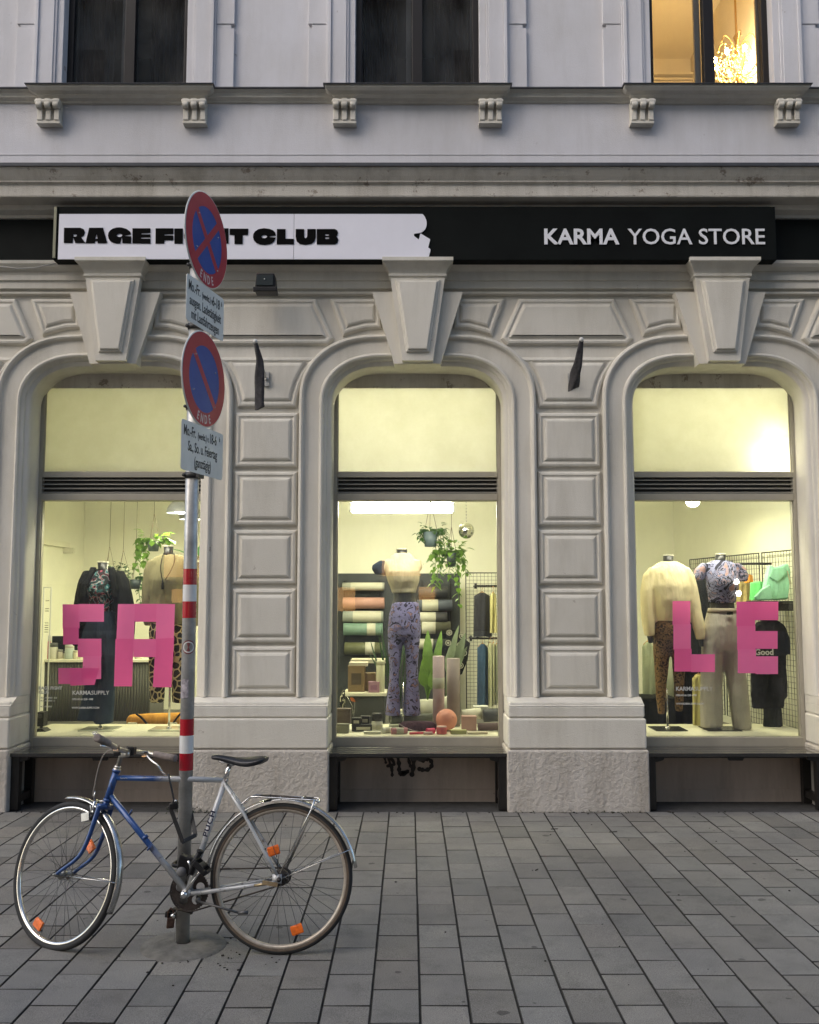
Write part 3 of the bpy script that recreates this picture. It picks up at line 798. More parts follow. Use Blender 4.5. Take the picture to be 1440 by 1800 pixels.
# ---------------------------------------------------------------- pole with the parking signs
PXc, PYc = -1.094, 4.72
M_RED = mat('sign_red', (.42, .016, .035), .42, 0, .12, 8)
M_REDB = mat('reflective_red', (.42, .008, .02), .25, 0, .1, 10, coat=.5)
M_WHB = mat('reflective_white', (.74, .74, .72), .3, 0, .1, 10, coat=.3)
M_BLUE = mat('sign_blue', (.004, .06, .33), .42, 0, .12, 8)
M_SGW = mat('sign_white', (.74, .73, .68), .45, 0, .12, 8)
M_TXT = mat('sign_text', (.02, .02, .022), .5)
def pole():
    t = thing('sign_pole', 'galvanised street pole with red and white bands, two round no stopping signs and plates', 'sign post', (PXc, PYc, 0))
    def body(m):
        m.cyl((PXc, PYc, 0), (PXc, PYc, 3.50), .0335, 28)
        m.cyl((PXc, PYc, 3.50), (PXc, PYc, 3.515), .036, 28)
    one(body, 'post', M_STEEL, t)
    def foot(m):
        m.lathe((PXc+.01, PYc-.02, 0), (0,0,1), [(.205,-.01),(.20,.004),(.12,.010),(.045,.016),(.034,.018)], 36)
    one(foot, 'footing', mat('pole_footing_concrete', (.155,.148,.13), .9, 0, .4, 14, .5, 90), t)
    zz = lambda py: at(337, py, PYc).z
    for name, a, b, mm in (('red_band',1000,1028,M_REDB),('white_band',1028,1057,M_WHB),('red_band',1057,1086,M_REDB),('red_band',1263,1292,M_REDB),('white_band',1292,1323,M_WHB),('red_band',1323,1353,M_REDB)):
        one(lambda m: m.lathe((PXc,PYc,0), (0,0,1), [(.0344,zz(b)),(.0344,zz(a))], 28), name, mm, t)
    a = R(76.5); d = Vector((math.cos(a), math.sin(a), 0)); n = Vector((math.sin(a), -math.cos(a), 0)); U = Vector((0,0,1))
    P0 = Vector((PXc, PYc, 0)) + n*.052
    def disc(zc, cross, py_lab):
        c = P0 + U*zc
        def place(m): m.T = lambda q: c + d*q.x + U*q.z - n*q.y     # local: x along sign, z up, -y outwards
        r = .243
        def plate(m):
            place(m); m.lathe((0,0,0), (0,-1,0), [(0,-.003),(r+.001,-.003),(r+.003,-.001),(r+.001,.003),(r-.004,.0035),(0,.0034)], 64)
        pl = one(plate, 'sign_plate', M_SGW, t)
        def ring(m):
            place(m); ri = r*.70; k = 64
            m.sweep([[(math.cos(2*math.pi*j/k)*q, -.0048, math.sin(2*math.pi*j/k)*q) for j in range(k)] for q in (r-.004, ri)], closed=True)
            for ang in ((-45, 45) if cross else (-45,)):
                v = Vector((math.cos(R(ang)), 0, math.sin(R(ang)))); p = Vector((-v.z, 0, v.x)); h = .0185
                y = -.0046 if ang < 0 else -.0044
                m.add([v*ri*1.01+p*h+Vector((0,y,0)), v*ri*1.01-p*h+Vector((0,y,0)), -v*ri*1.01-p*h+Vector((0,y,0)), -v*ri*1.01+p*h+Vector((0,y,0))], [(0,1,2,3)])
        one(ring, 'red_ring', M_RED, pl)
        def blue(m):
            place(m); k = 64; m.add([(math.cos(2*math.pi*j/k)*r*.705, -.0041, math.sin(2*math.pi*j/k)*r*.705) for j in range(k)], [list(range(k))])
        one(blue, 'blue_field', M_BLUE, pl)
        def ende(m):
            for k, ch in enumerate('ENDE'):
                th = R(-90 + (k-1.5)*12.2); rr = r*.925
                X = d*(-math.sin(th)) + U*math.cos(th); Z = -(d*math.cos(th)) - U*math.sin(th)
                o = c + d*math.cos(th)*rr + U*math.sin(th)*rr + n*.0052
                m.text(ch, o, X, Z, size=.062, sx=.66, bold=.0012, ext=.0003, align='CENTER')
        one(ende, 'lettering', mat('ende_white', (.66, .60, .58), .5), pl)
        def rv(m):
            place(m)
            for x, z in ((-.105,.105),(.12,.06),(-.12,-.075),(.12,-.12)):
                m.ball((x, -.006, z), .0045, 8)
        one(rv, 'rivet', M_CHROME, pl)
    def plate(zc, w_, h_, lines, shade=0):
        c = P0 + U*zc
        pts = []
        rr = .018
        for (sx, sz, a0) in ((1,1,0),(-1,1,90),(-1,-1,180),(1,-1,270)):
            for k in range(5):
                q = R(a0+90*k/4); pts.append((sx*(w_/2-rr)+rr*math.cos(q), sz*(h_/2-rr)+rr*math.sin(q)))
        def pl(m):
            m.T = lambda q: c + d*q.x + U*q.z - n*q.y
            m.prism(pts, -.003, .0)
        p = one(pl, 'text_plate', M_SGW, t)
        for s_, z, size, sx, al, x in lines:
            one(lambda m: m.text(s_, c + d*x + U*z + n*.0037, d, U, size=size, sx=sx, bold=.0009, ext=.0003, align=al), 'lettering', M_TXT, p)
    zc = lambda py, px=362: at(px, py, PYc).z
    disc(at(366, 424.5, PYc).z, True, 0)
    disc(at(363, 668, PYc).z, False, 0)
    plate(zc(544), .43, .232, [('Mo.-Fr.', .042, .072, .62, 'LEFT', -.195), ('(werkt.) v.', .044, .046, .66, 'LEFT', -.045), ('6-18', .042, .072, .68, 'LEFT', .075), ('h', .068, .034, .7, 'LEFT', .180),
        ('ausgen. Ladetätigkeit', -.028, .070, .615, 'CENTER', 0), ('mit Lastfahrzeugen', -.094, .070, .60, 'CENTER', .0)])
    plate(zc(793), .47, .245, [('Mo.-Fr.', .050, .072, .62, 'LEFT', -.212), ('(werkt.) v.', .052, .046, .66, 'LEFT', -.06), ('18-6', .050, .072, .66, 'LEFT', .07), ('h', .076, .034, .7, 'LEFT', .185),
        ('Sa., So. u. Feiertag', -.022, .070, .64, 'CENTER', 0), ('(ganztägig)', -.092, .070, .64, 'CENTER', 0)])
    for py in (468, 575, 716, 836):
        z = at(340, py, PYc).z
        def cl(m):
            m.lathe((PXc,PYc,z-.015), (0,0,1), [(.034,0),(.039,0),(.039,.03),(.034,.03)], 24)
            m.obox(Vector((PXc,PYc,z))+n*.042, d, n, U, .03, .008, .014)
            m.cyl(Vector((PXc,PYc,z))-n*.03-d*.04, Vector((PXc,PYc,z))-n*.03+d*.04, .008, 8)
        one(cl, 'clamp', mat('dark_clamp', (.05,.05,.05), .5, .6), t)
    # stickers
    c = at(333.5, 1137, PYc); nn = Vector((.2, -1, 0)).normalized(); cc = Vector((PXc, PYc, c.z))
    def stk(m, r0, r1, off=0):
        k = 24; rows = []
        for q in (r0, r1):
            row = []
            for j in range(k):
                x = math.cos(2*math.pi*j/k)*q; z = math.sin(2*math.pi*j/k)*q
                th = math.atan2(nn.y, nn.x) + x/.0335
                row.append((cc.x+math.cos(th)*(.0343+off), cc.y+math.sin(th)*(.0343+off), cc.z+z))
            rows.append(row)
        m.sweep(rows, closed=True)
    one(lambda m: (stk(m, .001, .034),), 'round_sticker', mat('sticker_red', (.22,.06,.06), .5), t)
    one(lambda m: stk(m, .022, .028, .0006), 'sticker_ring', M_SGW, t)
    z0 = at(330, 1210, PYc).z
    def paper(m):
        rows = []
        random.seed(3)
        for k in range(9):
            z = z0-.045+k*.0115; row = []
            for j in range(7):
                th = math.atan2(-1, -.3) + (-.7+1.3*j/6)*(1+.12*random.uniform(-1, 1)); rr = .0345+random.uniform(0, .0022)
                row.append((PXc+math.cos(th)*rr, PYc+math.sin(th)*rr, z+random.uniform(-.003, .003)))
            rows.append(row)
        m.sweep(rows)
    one(paper, 'torn_sticker', mat('torn_paper', (.42,.38,.40), .8, 0, .7, 40), t)
pole()
# rusty padlock left on the pole
def padlock():
    p = at(300, 1622, 4.70)
    t = thing('padlock', 'old rusty padlock and strap hanging low on the sign pole', 'padlock', (p.x, p.y, p.z))
    one(lambda m: m.obox(p, (1,.3,0), (-.3,1,0), (.1,0,1), .018, .012, .024), 'lock_body', mat('rusty_metal', (.09,.05,.035), .8, .3, .6, 30, .5, 120), t, bevel=.005)
    one(lambda m: m.tube([p+Vector((-.012,0,.02)), p+Vector((-.014,0,.05)), p+Vector((.0,0,.068)), p+Vector((.016,0,.05)), p+Vector((.014,0,.02))], .005, 8), 'shackle', mat('rusty_metal', (0,0,0)), t)
    def strap(m):
        pts = []
        for k in range(20):
            q = 2*math.pi*k/20
            pts.append((PXc+.040*math.cos(q), PYc+.040*math.sin(q), p.z+.05+.02*math.cos(q+2)))
        m.tube(pts, .008, 8, closed=True)
    one(strap, 'strap', mat('old_strap', (.07,.06,.045), .85, 0, .4, 30), t)
padlock()

# ---------------------------------------------------------------- small flags and the floodlight
def flag(name, label, tip, elbow, foot, wd, brk, seed):
    t = thing(name, label, 'flag', tuple(brk), 'furled black flags on the piers')
    A, B, C_ = Vector(tip), Vector(elbow), Vector(foot)
    one(lambda m: (m.cyl(brk, A, .009, 10), m.ball(A, .019, 12)), 'staff', mat('white_staff', (.6,.6,.58), .5), t)
    def bk(m):
        m.box(brk.x-.022, brk.x+.022, 7.675, 7.70, brk.z-.06, brk.z+.06); m.cyl(brk, (brk.x, 7.69, brk.z-.01), .014, 10)
    one(bk, 'bracket', M_STEEL, t)
    def cloth(m):
        rows = []
        n = 14
        for k in range(n+1):
            f = k/n
            p = A.lerp(B, f/.35) if f < .35 else B.lerp(C_, (f-.35)/.65)
            w_ = wd*(.45+.75*min(1, f*1.8))
            row = []
            for j in range(14):
                q = 2*math.pi*j/14
                r_ = 1+.28*math.sin(3*q+f*5+seed)
                row.append(p + Vector((math.cos(q)*w_*r_*.5, math.sin(q)*w_*.35*r_, 0.02*math.cos(q)*(f > .95))))
            rows.append(row)
        m.smooth = True
        m.sweep(rows, closed=True); m.add(rows[-1], [list(range(14))]); m.add(rows[0], [list(range(13,-1,-1))])
    one(cloth, 'cloth', mat('black_flag_cloth', (.022,.021,.022), .9, 0, .6, 22, .6, 60, col2=(.07,.066,.07)), t)
flag('flag', 'furled black flag with grey print on the pier left of the middle window', at(449,600,7.30), at(456,635,7.34), at(458,717,7.40), .058, at(468,665,7.66), 0)
flag('flag', 'furled plain black flag on the pier right of the middle window', at(1022,597,7.30), at(1016,640,7.36), at(1008,684,7.44), .066, at(1004,668,7.66), 2)
def flood():
    c = at(467, 498, 7.45)
    t = thing('floodlight', 'small black floodlight fixed under the shop sign', 'floodlight', (c.x, 7.6, c.z))
    one(lambda m: (m.prism([(c.x-.085,c.z-.075),(c.x+.09,c.z-.075),(c.x+.072,c.z+.075),(c.x-.072,c.z+.075)], 7.42, 7.55), m.box(c.x-.095, c.x+.098, 7.41, 7.44, c.z-.078, c.z-.04)), 'housing', M_BLK, t, bevel=.006)
    one(lambda m: m.box(c.x-.066, c.x+.066, 7.408, 7.4195, c.z-.03, c.z+.055), 'lens', mat('dark_lens', (.03,.035,.035), .1), t)
    one(lambda m: (m.cyl((c.x,7.55,c.z),(c.x,7.66,c.z+.02), .014, 10), m.ball((c.x-.002,7.405,c.z+.02), .006, 8)), 'bracket', M_STEEL, t)
flood()
def cable(name, label, pts, r=.005):
    p = [at(*q) for q in pts]
    o = one(lambda m: m.tube(p, r, 6), name, mat('grey_cable', (.35,.35,.33), .6)); tag(o, label, 'cable')
cable('cable', 'thin pale cable looping under the left end of the shop sign', [(-20,466,7.56),(30,472,7.57),(60,471,7.58),(98,463,7.56)])

# ---------------------------------------------------------------- pink paper letters, each of overlapping sheets taped to the glass
M_PINK = [mat('pink_paper_%s' % n, c, .7, 0, .05, 4, trans=.42) for n, c in (('a', (.90,.17,.45)),('b', (.86,.135,.40)),('c', (.92,.20,.49)))]
def paper_letter(name, label, sheets, ox, oy, s_):
    t = thing(name, label, 'paper letter', tuple(at(ox+sheets[0][0][0]/s_, oy+sheets[0][0][1]/s_, 7.99)), 'pink paper letters on the shop windows')
    for k, poly in enumerate(sheets):
        y = 7.992 - .0016*k
        q = [at(ox+x/s_, oy+yy/s_, y) for x, yy in poly]
        m = MB(); m.add([(p.x, y+random.uniform(-.0005,.0003), p.z) for p in q], [list(range(len(q)))])
        m.build('sheet', M_PINK[(k*2+len(label)) % 3], t)
rc = lambda x0, y0, x1, y1: [(x0,y1),(x1,y1),(x1,y0),(x0,y0)]
paper_letter('paper_letter', 'pink paper letter S, leftmost letter on the left shop window', [rc(378,728,480,872), rc(474,726,627,833), rc(381,868,475,970), rc(470,935,612,1046), rc(500,1040,610,1178), [(425,1218),(570,1213),(598,1112),(425,1112)], rc(352,1112,492,1208)], 0, 850, 3.4286)
paper_letter('paper_letter', 'pink paper letter A beside the pole on the left shop window', [[(702,940),(808,940),(815,726),(712,726)], [(687,1222),(796,1222),(806,936),(697,936)], rc(812,725,945,833), [(938,940),(1048,938),(1055,727),(944,725)], [(922,1227),(1034,1228),(1050,930),(940,936)], rc(804,937,942,1046)], 0, 850, 3.4286)
paper_letter('paper_letter', 'pink paper letter L, left letter on the right shop window', [rc(557,708,664,852), rc(562,848,667,1000), rc(567,996,672,1133), rc(668,1029,812,1136)], 1020, 850, 3.4286)
paper_letter('paper_letter', 'pink paper letter E, right letter on the right shop window', [rc(942,712,1054,862), rc(946,858,1056,1002), rc(950,998,1060,1143), rc(1050,712,1194,823), rc(1055,889,1190,996), rc(1057,1041,1192,1148)], 1020, 850, 3.4286)

# vinyl writing on the glass
def vinyl(px, py, label):
    o = at(px, py, 7.988)
    t = thing('window_lettering', label, 'window lettering', tuple(o), 'small white opening hours lettering on the glass')
    k = 1/214.
    def tx(m):
        m.text('KARMA', o, size=.046, bold=.0012, ext=.0004)
        m.text('SUPPLY', o+Vector((.158,0,0)), size=.046, bold=.0002, ext=.0004)
        m.text('OPEN MO-SA 12:00 - 19:00', o+Vector((0,0,-.045)), size=.021, bold=.0007, ext=.0004, sx=.72)
    one(lambda m: m.text('WWW.KARMA-SUPPLY.COM', o+Vector((0,0,-.115)), size=.021, bold=.0007, ext=.0004, sx=.85), 'lettering', mat('vinyl_white', (.62,.62,.60), .6), t)
    one(tx, 'lettering', mat('vinyl_white', (.62,.62,.60), .6), t)
vinyl(127, 1221, 'small white KARMA SUPPLY lettering low on the left shop window')
vinyl(1188, 1214, 'small white KARMA SUPPLY lettering low on the right shop window')
def vinyl2(px, py, label):
    o = at(px, py, 7.988)
    t = thing('window_lettering', label, 'window lettering', tuple(o), 'small white opening hours lettering on the glass')
    def tx(m):
        m.text('RAGE FIGHT', o, size=.035, bold=.0015, ext=.0004)
        m.text('CLUB', o+Vector((0,0,-.034)), size=.035, bold=.0015, ext=.0004)
        for k, l in enumerate((.24, .21, 0, .17)):
            if l: m.text('MO - FR  09:00 - 21:00  '[:int(l*90)], o+Vector((.02,0,-.075-k*.024)), size=.019, bold=.0006, ext=.0004, sx=.8)
    one(tx, 'lettering', mat('vinyl_white', (0,0,0)), t)
vinyl2(68, 1212, 'faint white RAGE FIGHT CLUB lettering in the lower corner of the left shop window')
# twigs, butts and crumbs on the pavement
def litter():
    random.seed(8)
    m = MB()
    for k in range(150):
        if k < 45: x, y = random.gauss(-.9, .16), random.gauss(4.6, .16)
        elif k < 100: x, y = random.uniform(-3.2, 3.2), random.uniform(3.8, 7.3)
        else: x, y = random.uniform(-3.2, 3.4), 7.545-abs(random.gauss(0, .025))
        r_ = random.uniform(.002, .0065) if k < 100 else random.uniform(.003, .010)
        m.ball((x, y, r_*.4), r_, 6, (random.uniform(.7,1.5), random.uniform(.7,1.5), .55))
    for x, y, l, a in ((1.02,6.99,.05,.1),(1.42,6.9,.06,.2),(.77,5.95,.03,.9)):
        m.tube([(x,y,.004),(x+l*math.cos(a),y+l*math.sin(a),.005)], .003, 5)
    tag(m.build('crumbs', mat('dark_debris', (.03,.025,.02), .95, 0, .5, 60)), 'dark crumbs and leaf bits scattered on the paving round the pole and wall foot', 'debris', kind='stuff')
litter()
def moss():
    random.seed(4); m = MB()
    for k in range(260):
        x = random.gauss(-1.72, .10) if k < 150 else random.uniform(.8, 1.85); y = 7.53-abs(random.gauss(0,.018)); z = abs(random.gauss(0,.018 if k < 150 else .006))
        a = random.uniform(0, 6.28); l = random.uniform(.006,.018)
        p = Vector((x,y,z)); u = Vector((math.cos(a),math.sin(a)*.5,random.uniform(.2,1)))*l; v = Vector((-math.sin(a),math.cos(a),0))*l*.4
        m.add([p-v, p+v, p+u], [(0,1,2)])
    tag(m.build('moss', mat('moss_green', (.035,.045,.02), .95)), 'thin moss and weeds along the foot of the piers', 'moss', kind='stuff')
moss()
# ---------------------------------------------------------------- the bicycle
BR0 = Vector((-.593, 4.5856, 0)); BA = R(2.5); LEAN = R(7)
BU = Vector((-math.cos(BA), math.sin(BA), 0)); Nn = Vector((-math.sin(BA), -math.cos(BA), 0))
BW = -Nn*math.sin(LEAN) + Vector((0,0,math.cos(LEAN))); BV = Nn*math.cos(LEAN) + Vector((0,0,math.sin(LEAN)))
BM = Matrix(((BU.x,BV.x,BW.x,BR0.x),(BU.y,BV.y,BW.y,BR0.y),(BU.z,BV.z,BW.z,BR0.z),(0,0,0,1)))
BMI = BM.inverted()
def frame_paint():
    m = bpy.data.materials.new('fading_frame_paint'); m.use_nodes = True
    t = m.node_tree; N = t.nodes; L = t.links; b = N['Principled BSDF']
    tc = N.new('ShaderNodeTexCoord'); sp = N.new('ShaderNodeSeparateXYZ'); L.new(tc.outputs['Object'], sp.inputs[0])
    r = N.new('ShaderNodeValToRGB'); L.new(sp.outputs[0], r.inputs[0]); e = r.color_ramp.elements
    e[0].position = .575; e[0].color = (.50, .505, .50, 1); e[1].position = .66; e[1].color = (.014, .062, .22, 1)
    n = N.new('ShaderNodeTexNoise'); n.inputs['Scale'].default_value = 30; n.inputs['Detail'].default_value = 8; L.new(tc.outputs['Object'], n.inputs['Vector'])
    r2 = N.new('ShaderNodeValToRGB'); L.new(n.outputs[0], r2.inputs[0]); r2.color_ramp.elements[0].position = .33; r2.color_ramp.elements[0].color = (.35,.28,.22,1)
    r2.color_ramp.elements[1].position = .42; r2.color_ramp.elements[1].color = (1,1,1,1)
    x = N.new('ShaderNodeMix'); x.data_type = 'RGBA'; x.blend_type = 'MULTIPLY'; x.inputs[0].default_value = .8
    L.new(r.outputs[0], x.inputs[6]); L.new(r2.outputs[0], x.inputs[7]); L.new(x.outputs[2], b.inputs['Base Color'])
    b.inputs['Roughness'].default_value = .32; b.inputs['Coat Weight'].default_value = .4; b.inputs['Coat Roughness'].default_value = .12; b.inputs['Metallic'].default_value = .15
    return m
M_FRM = frame_paint()
M_BBL = mat('blue_paint', (.014, .062, .22), .3, .1, .35, 30, coat=.5)
M_RIM = mat('steel_rim', (.72, .70, .66), .2, 1, .3, 14)
M_TAN = mat('tan_rim_wall', (.50, .44, .36), .4, .5, .3, 14)
M_SPK = mat('dull_spokes', (.10, .10, .10), .4, .8)
M_REF = mat('orange_reflector', (.95, .17, .01), .22, 0, .3, 60, .4, 220, coat=.6, emit=(1, .16, .0), estr=.0)
M_DRV = mat('greasy_steel', (.07, .06, .055), .5, .7, .5, 30)
M_GRIP = mat('grey_grip', (.23, .19, .165), .75, 0, .4, 20, .3, 80)
M_SAD = mat('black_saddle', (.014, .015, .018), .33, 0, .2, 12, .1, 60)

bike = thing('bicycle', 'old blue and silver bicycle leaning on the sign pole with its front wheel turned', 'bicycle', mat=BM)
WR = .34
RC = Vector((.018, 0, WR))
def wheel(T, c, rimmat, sidewall, refl, parent_label, hubw=.05, gear=False):
    g = MB()
    tw = MB(); tw.T = T
    tw.lathe(c, (0,1,0), [(.3115,-.009),(.319,-.0145),(.329,-.0155),(.3365,-.011),(WR,-.004),(WR,.004),(.3365,.011),(.329,.0155),(.319,.0145),(.3115,.009),(.3115,-.009)], 96)
    wh = tw.build('wheel', M_RUB, bike)          # the tyre carries the wheel's other pieces
    m = MB(); m.T = T
    m.lathe(c, (0,1,0), [(.3135,-.0125),(.3115,-.0135),(.3040,-.0125),(.2985,-.0065),(.2975,0),(.2985,.0065),(.3040,.0125),(.3115,.0135),(.3135,.0125)], 96)
    m.build('rim', rimmat, wh)
    if sidewall:
        m = MB(); m.T = T
        for s_ in (-1, 1): m.lathe(c, (0,1,0), [(.3245,s_*.0152),(.3205,s_*.0160),(.3165,s_*.0152),(.3130,s_*.0138)], 96)
        m.build('sidewall', mat('brown_sidewall', (.11,.08,.055), .7, 0, .3, 20), wh)
    m = MB(); m.T = T
    n = 36
    for k in range(n):
        side = 1 if k % 2 else -1
        a = 2*math.pi*k/n; lead = .95 if (k//2) % 2 else -.95
        hb = c + Vector((math.cos(a+lead)*.021, side*hubw*.55, math.sin(a+lead)*.021))
        rm = c + Vector((math.cos(a)*.299, side*.002, math.sin(a)*.299))
        m.cyl(hb, rm, .00115, 5)
    m.build('spokes', M_SPK, wh)
    m = MB(); m.T = T
    h = hubw
    m.lathe(c, (0,1,0), [(.0,-h-.028),(.006,-h-.028),(.006,-h-.012),(.011,-h-.010),(.011,-h),(.013,-h*.6),(.024,-h*.57),(.024,-h*.5),(.014,-h*.45),(.013,h*.45),(.024,h*.5),(.024,h*.57),(.013,h*.6),(.011,h),(.011,h+.010),(.006,h+.012),(.006,h+.028),(0,h+.028)], 20)
    if gear:
        m.lathe(c, (0,1,0), [(.033,-.02),(.036,-.018),(.036,.018),(.033,.02)], 24, caps=True)
    m.build('hub', mat('hub_metal', (.34,.33,.30), .35, .9, .4, 30) if not gear else M_DRV, wh)
    if gear:
        m = MB(); m.T = T; m.lathe(c+Vector((0,-.04,0)), (0,1,0), [(.0,-.004),(.038,-.004),(.038,.0),(0,.0)], 18); m.build('sprocket', M_DRV, wh)
    for q, rr in refl:
        m = MB(); m.T = T
        q = R(q); ce = c + Vector((math.cos(q)*rr, .004, math.sin(q)*rr)); X = Vector((-math.sin(q),0,math.cos(q))); Z = Vector((math.cos(q),0,math.sin(q)))
        m.obox(ce, X, (0,1,0), Z, .027, .006, .022)
        m.obox(ce+Vector((0,.0065,0)), X, (0,1,0), Z, .029, .002, .0175)
        m.build('reflector', M_REF, wh, bevel=.002)
    return wh
ident = lambda p: p
wheel(ident, RC, M_TAN, True, [(72, .128), (-110, .243)], '', .055, True)

# steering: everything turned about the head axis
SA = Vector((.970, 0, .34)); SD = Vector((-.123, 0, .483)).normalized()
STEER = R(-26)
SM = Matrix.Rotation(STEER, 4, SD)
def ST(p): return SA + SM @ (Vector(p)-SA)
FC = Vector((1.098, 0, WR-.004))
wheel(ST, FC, M_RIM, False, [(138, .20), (-62, .262)], '', .045, False)
def smooth_pts(pts, it=2):
    for _ in range(it):
        q = [pts[0]]
        for a, b in zip(pts, pts[1:]): q += [a*.75+b*.25, a*.25+b*.75]
        q.append(pts[-1]); pts = q
    return pts
# frame
HT, HB = Vector((.8475,0,.823)), Vector((.882,0,.686))
BB = Vector((.465,0,.268)); SC = Vector((.311,0,.775)); 
m = MB(); m.smooth = True
def rt(a, b, r, r2=None, n=16): m.tube([a, a.lerp(b,.5), b], [r, (r+(r2 or r))/2, r2 or r], n)
ax = (HB-HT).normalized()
rt(HT, HB, .0175)
for p in (HT, HB): m.tube([p-ax*.006, p+ax*.006], .0205, 16)
TT0 = Vector((.853,0,.790)); DT0 = Vector((.874,0,.712))
rt(TT0, Vector((.318,0,.785)), .0135); rt(DT0, BB, .0148); rt(SC-Vector((.004,0,-.012)), BB, .0142)
m.tube([BB-Vector((0,.036,0)), BB+Vector((0,.036,0))], .021, 18)
for s_ in (-1, 1):
    m.tube([SC+Vector((0,s_*.012,-.004)), Vector((.20,s_*.030,.625)), Vector((.10,s_*.05,.47)), RC+Vector((.012,s_*.060,.022))], [.0082,.0085,.008,.007], 10)
    m.tube([BB+Vector((-.01,s_*.020,-.004)), Vector((.36,s_*.036,.278)), Vector((.2,s_*.05,.302)), RC+Vector((.02,s_*.060,-.012))], [.0105,.0105,.010,.008], 10)
    m.obox(RC+Vector((.01,s_*.060,.003)), (1,0,0), (0,1,0), (0,0,1), .022, .0025, .02)
for p, a in ((Vector((.20,0,.625)), .030), (Vector((.36,0,.278)), .036)): m.tube([p-Vector((0,a,0)), p+Vector((0,a,0))], .006, 8)
m.tube([SC+Vector((-.012,-.016,.008)), SC+Vector((-.012,.018,.008))], .006, 10)
fr = m.build('frame', M_FRM, bike)
# lettering
sd = (SC-BB).normalized(); fw = Vector((-.95,0,0)); 
def dec(m):
    X = sd; Z = Vector((1,0,0)) - X*X.x; Z.normalize()
    # X up the tube, Z to the front; the text faces the viewer
    o = BB.lerp(SC, .50) - Z*.0075 + Vector((0,.0147,0))
    m.text('PUCH', o, X, Z, size=.033, sx=1.32, bold=.0008, ext=.0004, spacing=1.15)
one(dec, 'lettering', mat('decal_navy', (.01,.012,.045), .4), fr)
def dec2(m):
    X = sd; Z = Vector((1,0,0)) - X*X.x; Z.normalize()
    o = BB.lerp(SC, .27) - Z*.004 + Vector((0,.0146,0))
    m.text('CLUBMAN', o, X, Z, size=.018, sx=1.1, ext=.0004)
    d_ = (Vector((.318,0,.785))-TT0).normalized()
    m.text('Saturn', TT0 + d_*.03 + Vector((0,.0138,-.004)), d_, (0,0,1), size=.014, ext=.0003)
one(dec2, 'lettering', mat('decal_pale', (.40,.42,.46), .4), fr)
# fork
m = MB(); m.T = ST; m.smooth = True
CR = HB + ax*.028
m.tube([HB+ax*.004, CR], .016, 14)
m.obox(CR+ax*.004, (0,1,0), SD.cross(Vector((0,1,0))), SD, .043, .015, .011)
for s_ in (-1, 1):
    y = s_*.040; e = FC + Vector((0, s_*.052, 0))
    a0 = CR + Vector((0,y,0)); a1 = CR + ax*.17 + Vector((.002,y*1.1,0)); a2 = CR + ax*.25 + Vector((.020,y*1.2,0)); a3 = e + Vector((-.018,0,.016))
    fp = smooth_pts([a0, a0.lerp(a1,.5), a1, a2, a3, e], 2); q_ = len(fp)-1
    m.tube(fp, [.0128-.0062*(k/q_)**1.3 for k in range(q_+1)], 12)
fk = m.build('fork', M_BBL, bike)
# brake and mudguards
def arc(c, r, a0, a1, n=28): return [c + Vector((math.cos(R(a0+(a1-a0)*k/n))*r, 0, math.sin(R(a0+(a1-a0)*k/n))*r)) for k in range(n+1)]
def guard(T, c, a0, a1, name, mt):
    m = MB(); m.T = T; m.smooth = True
    rows = []
    for k in range(33):
        a = R(a0+(a1-a0)*k/32); row = []
        for j in range(9):
            q = -1+2*j/8; r_ = .3655 - .011*q*q; w_ = .0225*q
            row.append(c + Vector((math.cos(a)*r_, w_, math.sin(a)*r_)))
        rows.append(row)
    m.sweep(rows)
    ob = m.build(name, mt, bike)
    md = ob.modifiers.new('s', 'SOLIDIFY'); md.thickness = .0016
    return ob
M_GRD = mat('metal_mudguard', (.55,.55,.53), .2, .95, .35, 16, .05, 40)
guard(ident, RC, -3+183-7, 8, 'mudguard', M_GRD) if 0 else None
# front guard: from ahead of the fork crown round to low behind the wheel (fork side at larger angle towards the frame)
g1 = guard(ST, FC, 82, 205, 'mudguard', M_GRD)
g2 = guard(ident, RC, 4, 172, 'mudguard', M_GRD)
# u runs forward, so 0 deg is forward of the hub: rear guard spans from behind the seat tube over the top to the back
m = MB()
for s_ in (-1, 1):
    m.cyl(RC+Vector((0,s_*.058,0)), RC+Vector((math.cos(R(158))*.357, s_*.024, math.sin(R(158))*.357)), .0022, 6)
m.build('stay', M_CHROME, g2)
m = MB(); m.T = ST
for s_ in (-1, 1):
    m.cyl(FC+Vector((0,s_*.050,0)), FC+Vector((math.cos(R(183))*.357, s_*.024, math.sin(R(183))*.357)), .0022, 6)
m.build('stay', M_CHROME, g1)
m = MB(); m.T = ST
b_ = CR + Vector((.035,0,.01))
for s_ in (-1, 1):
    m.tube([b_+Vector((.01,s_*.006,.012)), b_+Vector((.012,s_*.032,.004)), b_+Vector((.012,s_*.034,-.025)), b_+Vector((.008,s_*.024,-.045))], [.006,.006,.005,.005], 8)
    m.obox(b_+Vector((.008,s_*.020,-.046)), (1,0,.4), (0,1,0), (-.4,0,1), .020, .005, .006)
m.cyl(b_+Vector((-.02,0,.010)), b_+Vector((.025,0,.010)), .005, 8)
m.tube([b_+Vector((.012,.030,.0)), b_+Vector((.014,.036,.035)), b_+Vector((.012,.034,.055))], .003, 6)
m.build('brake', M_CHROME, fk)
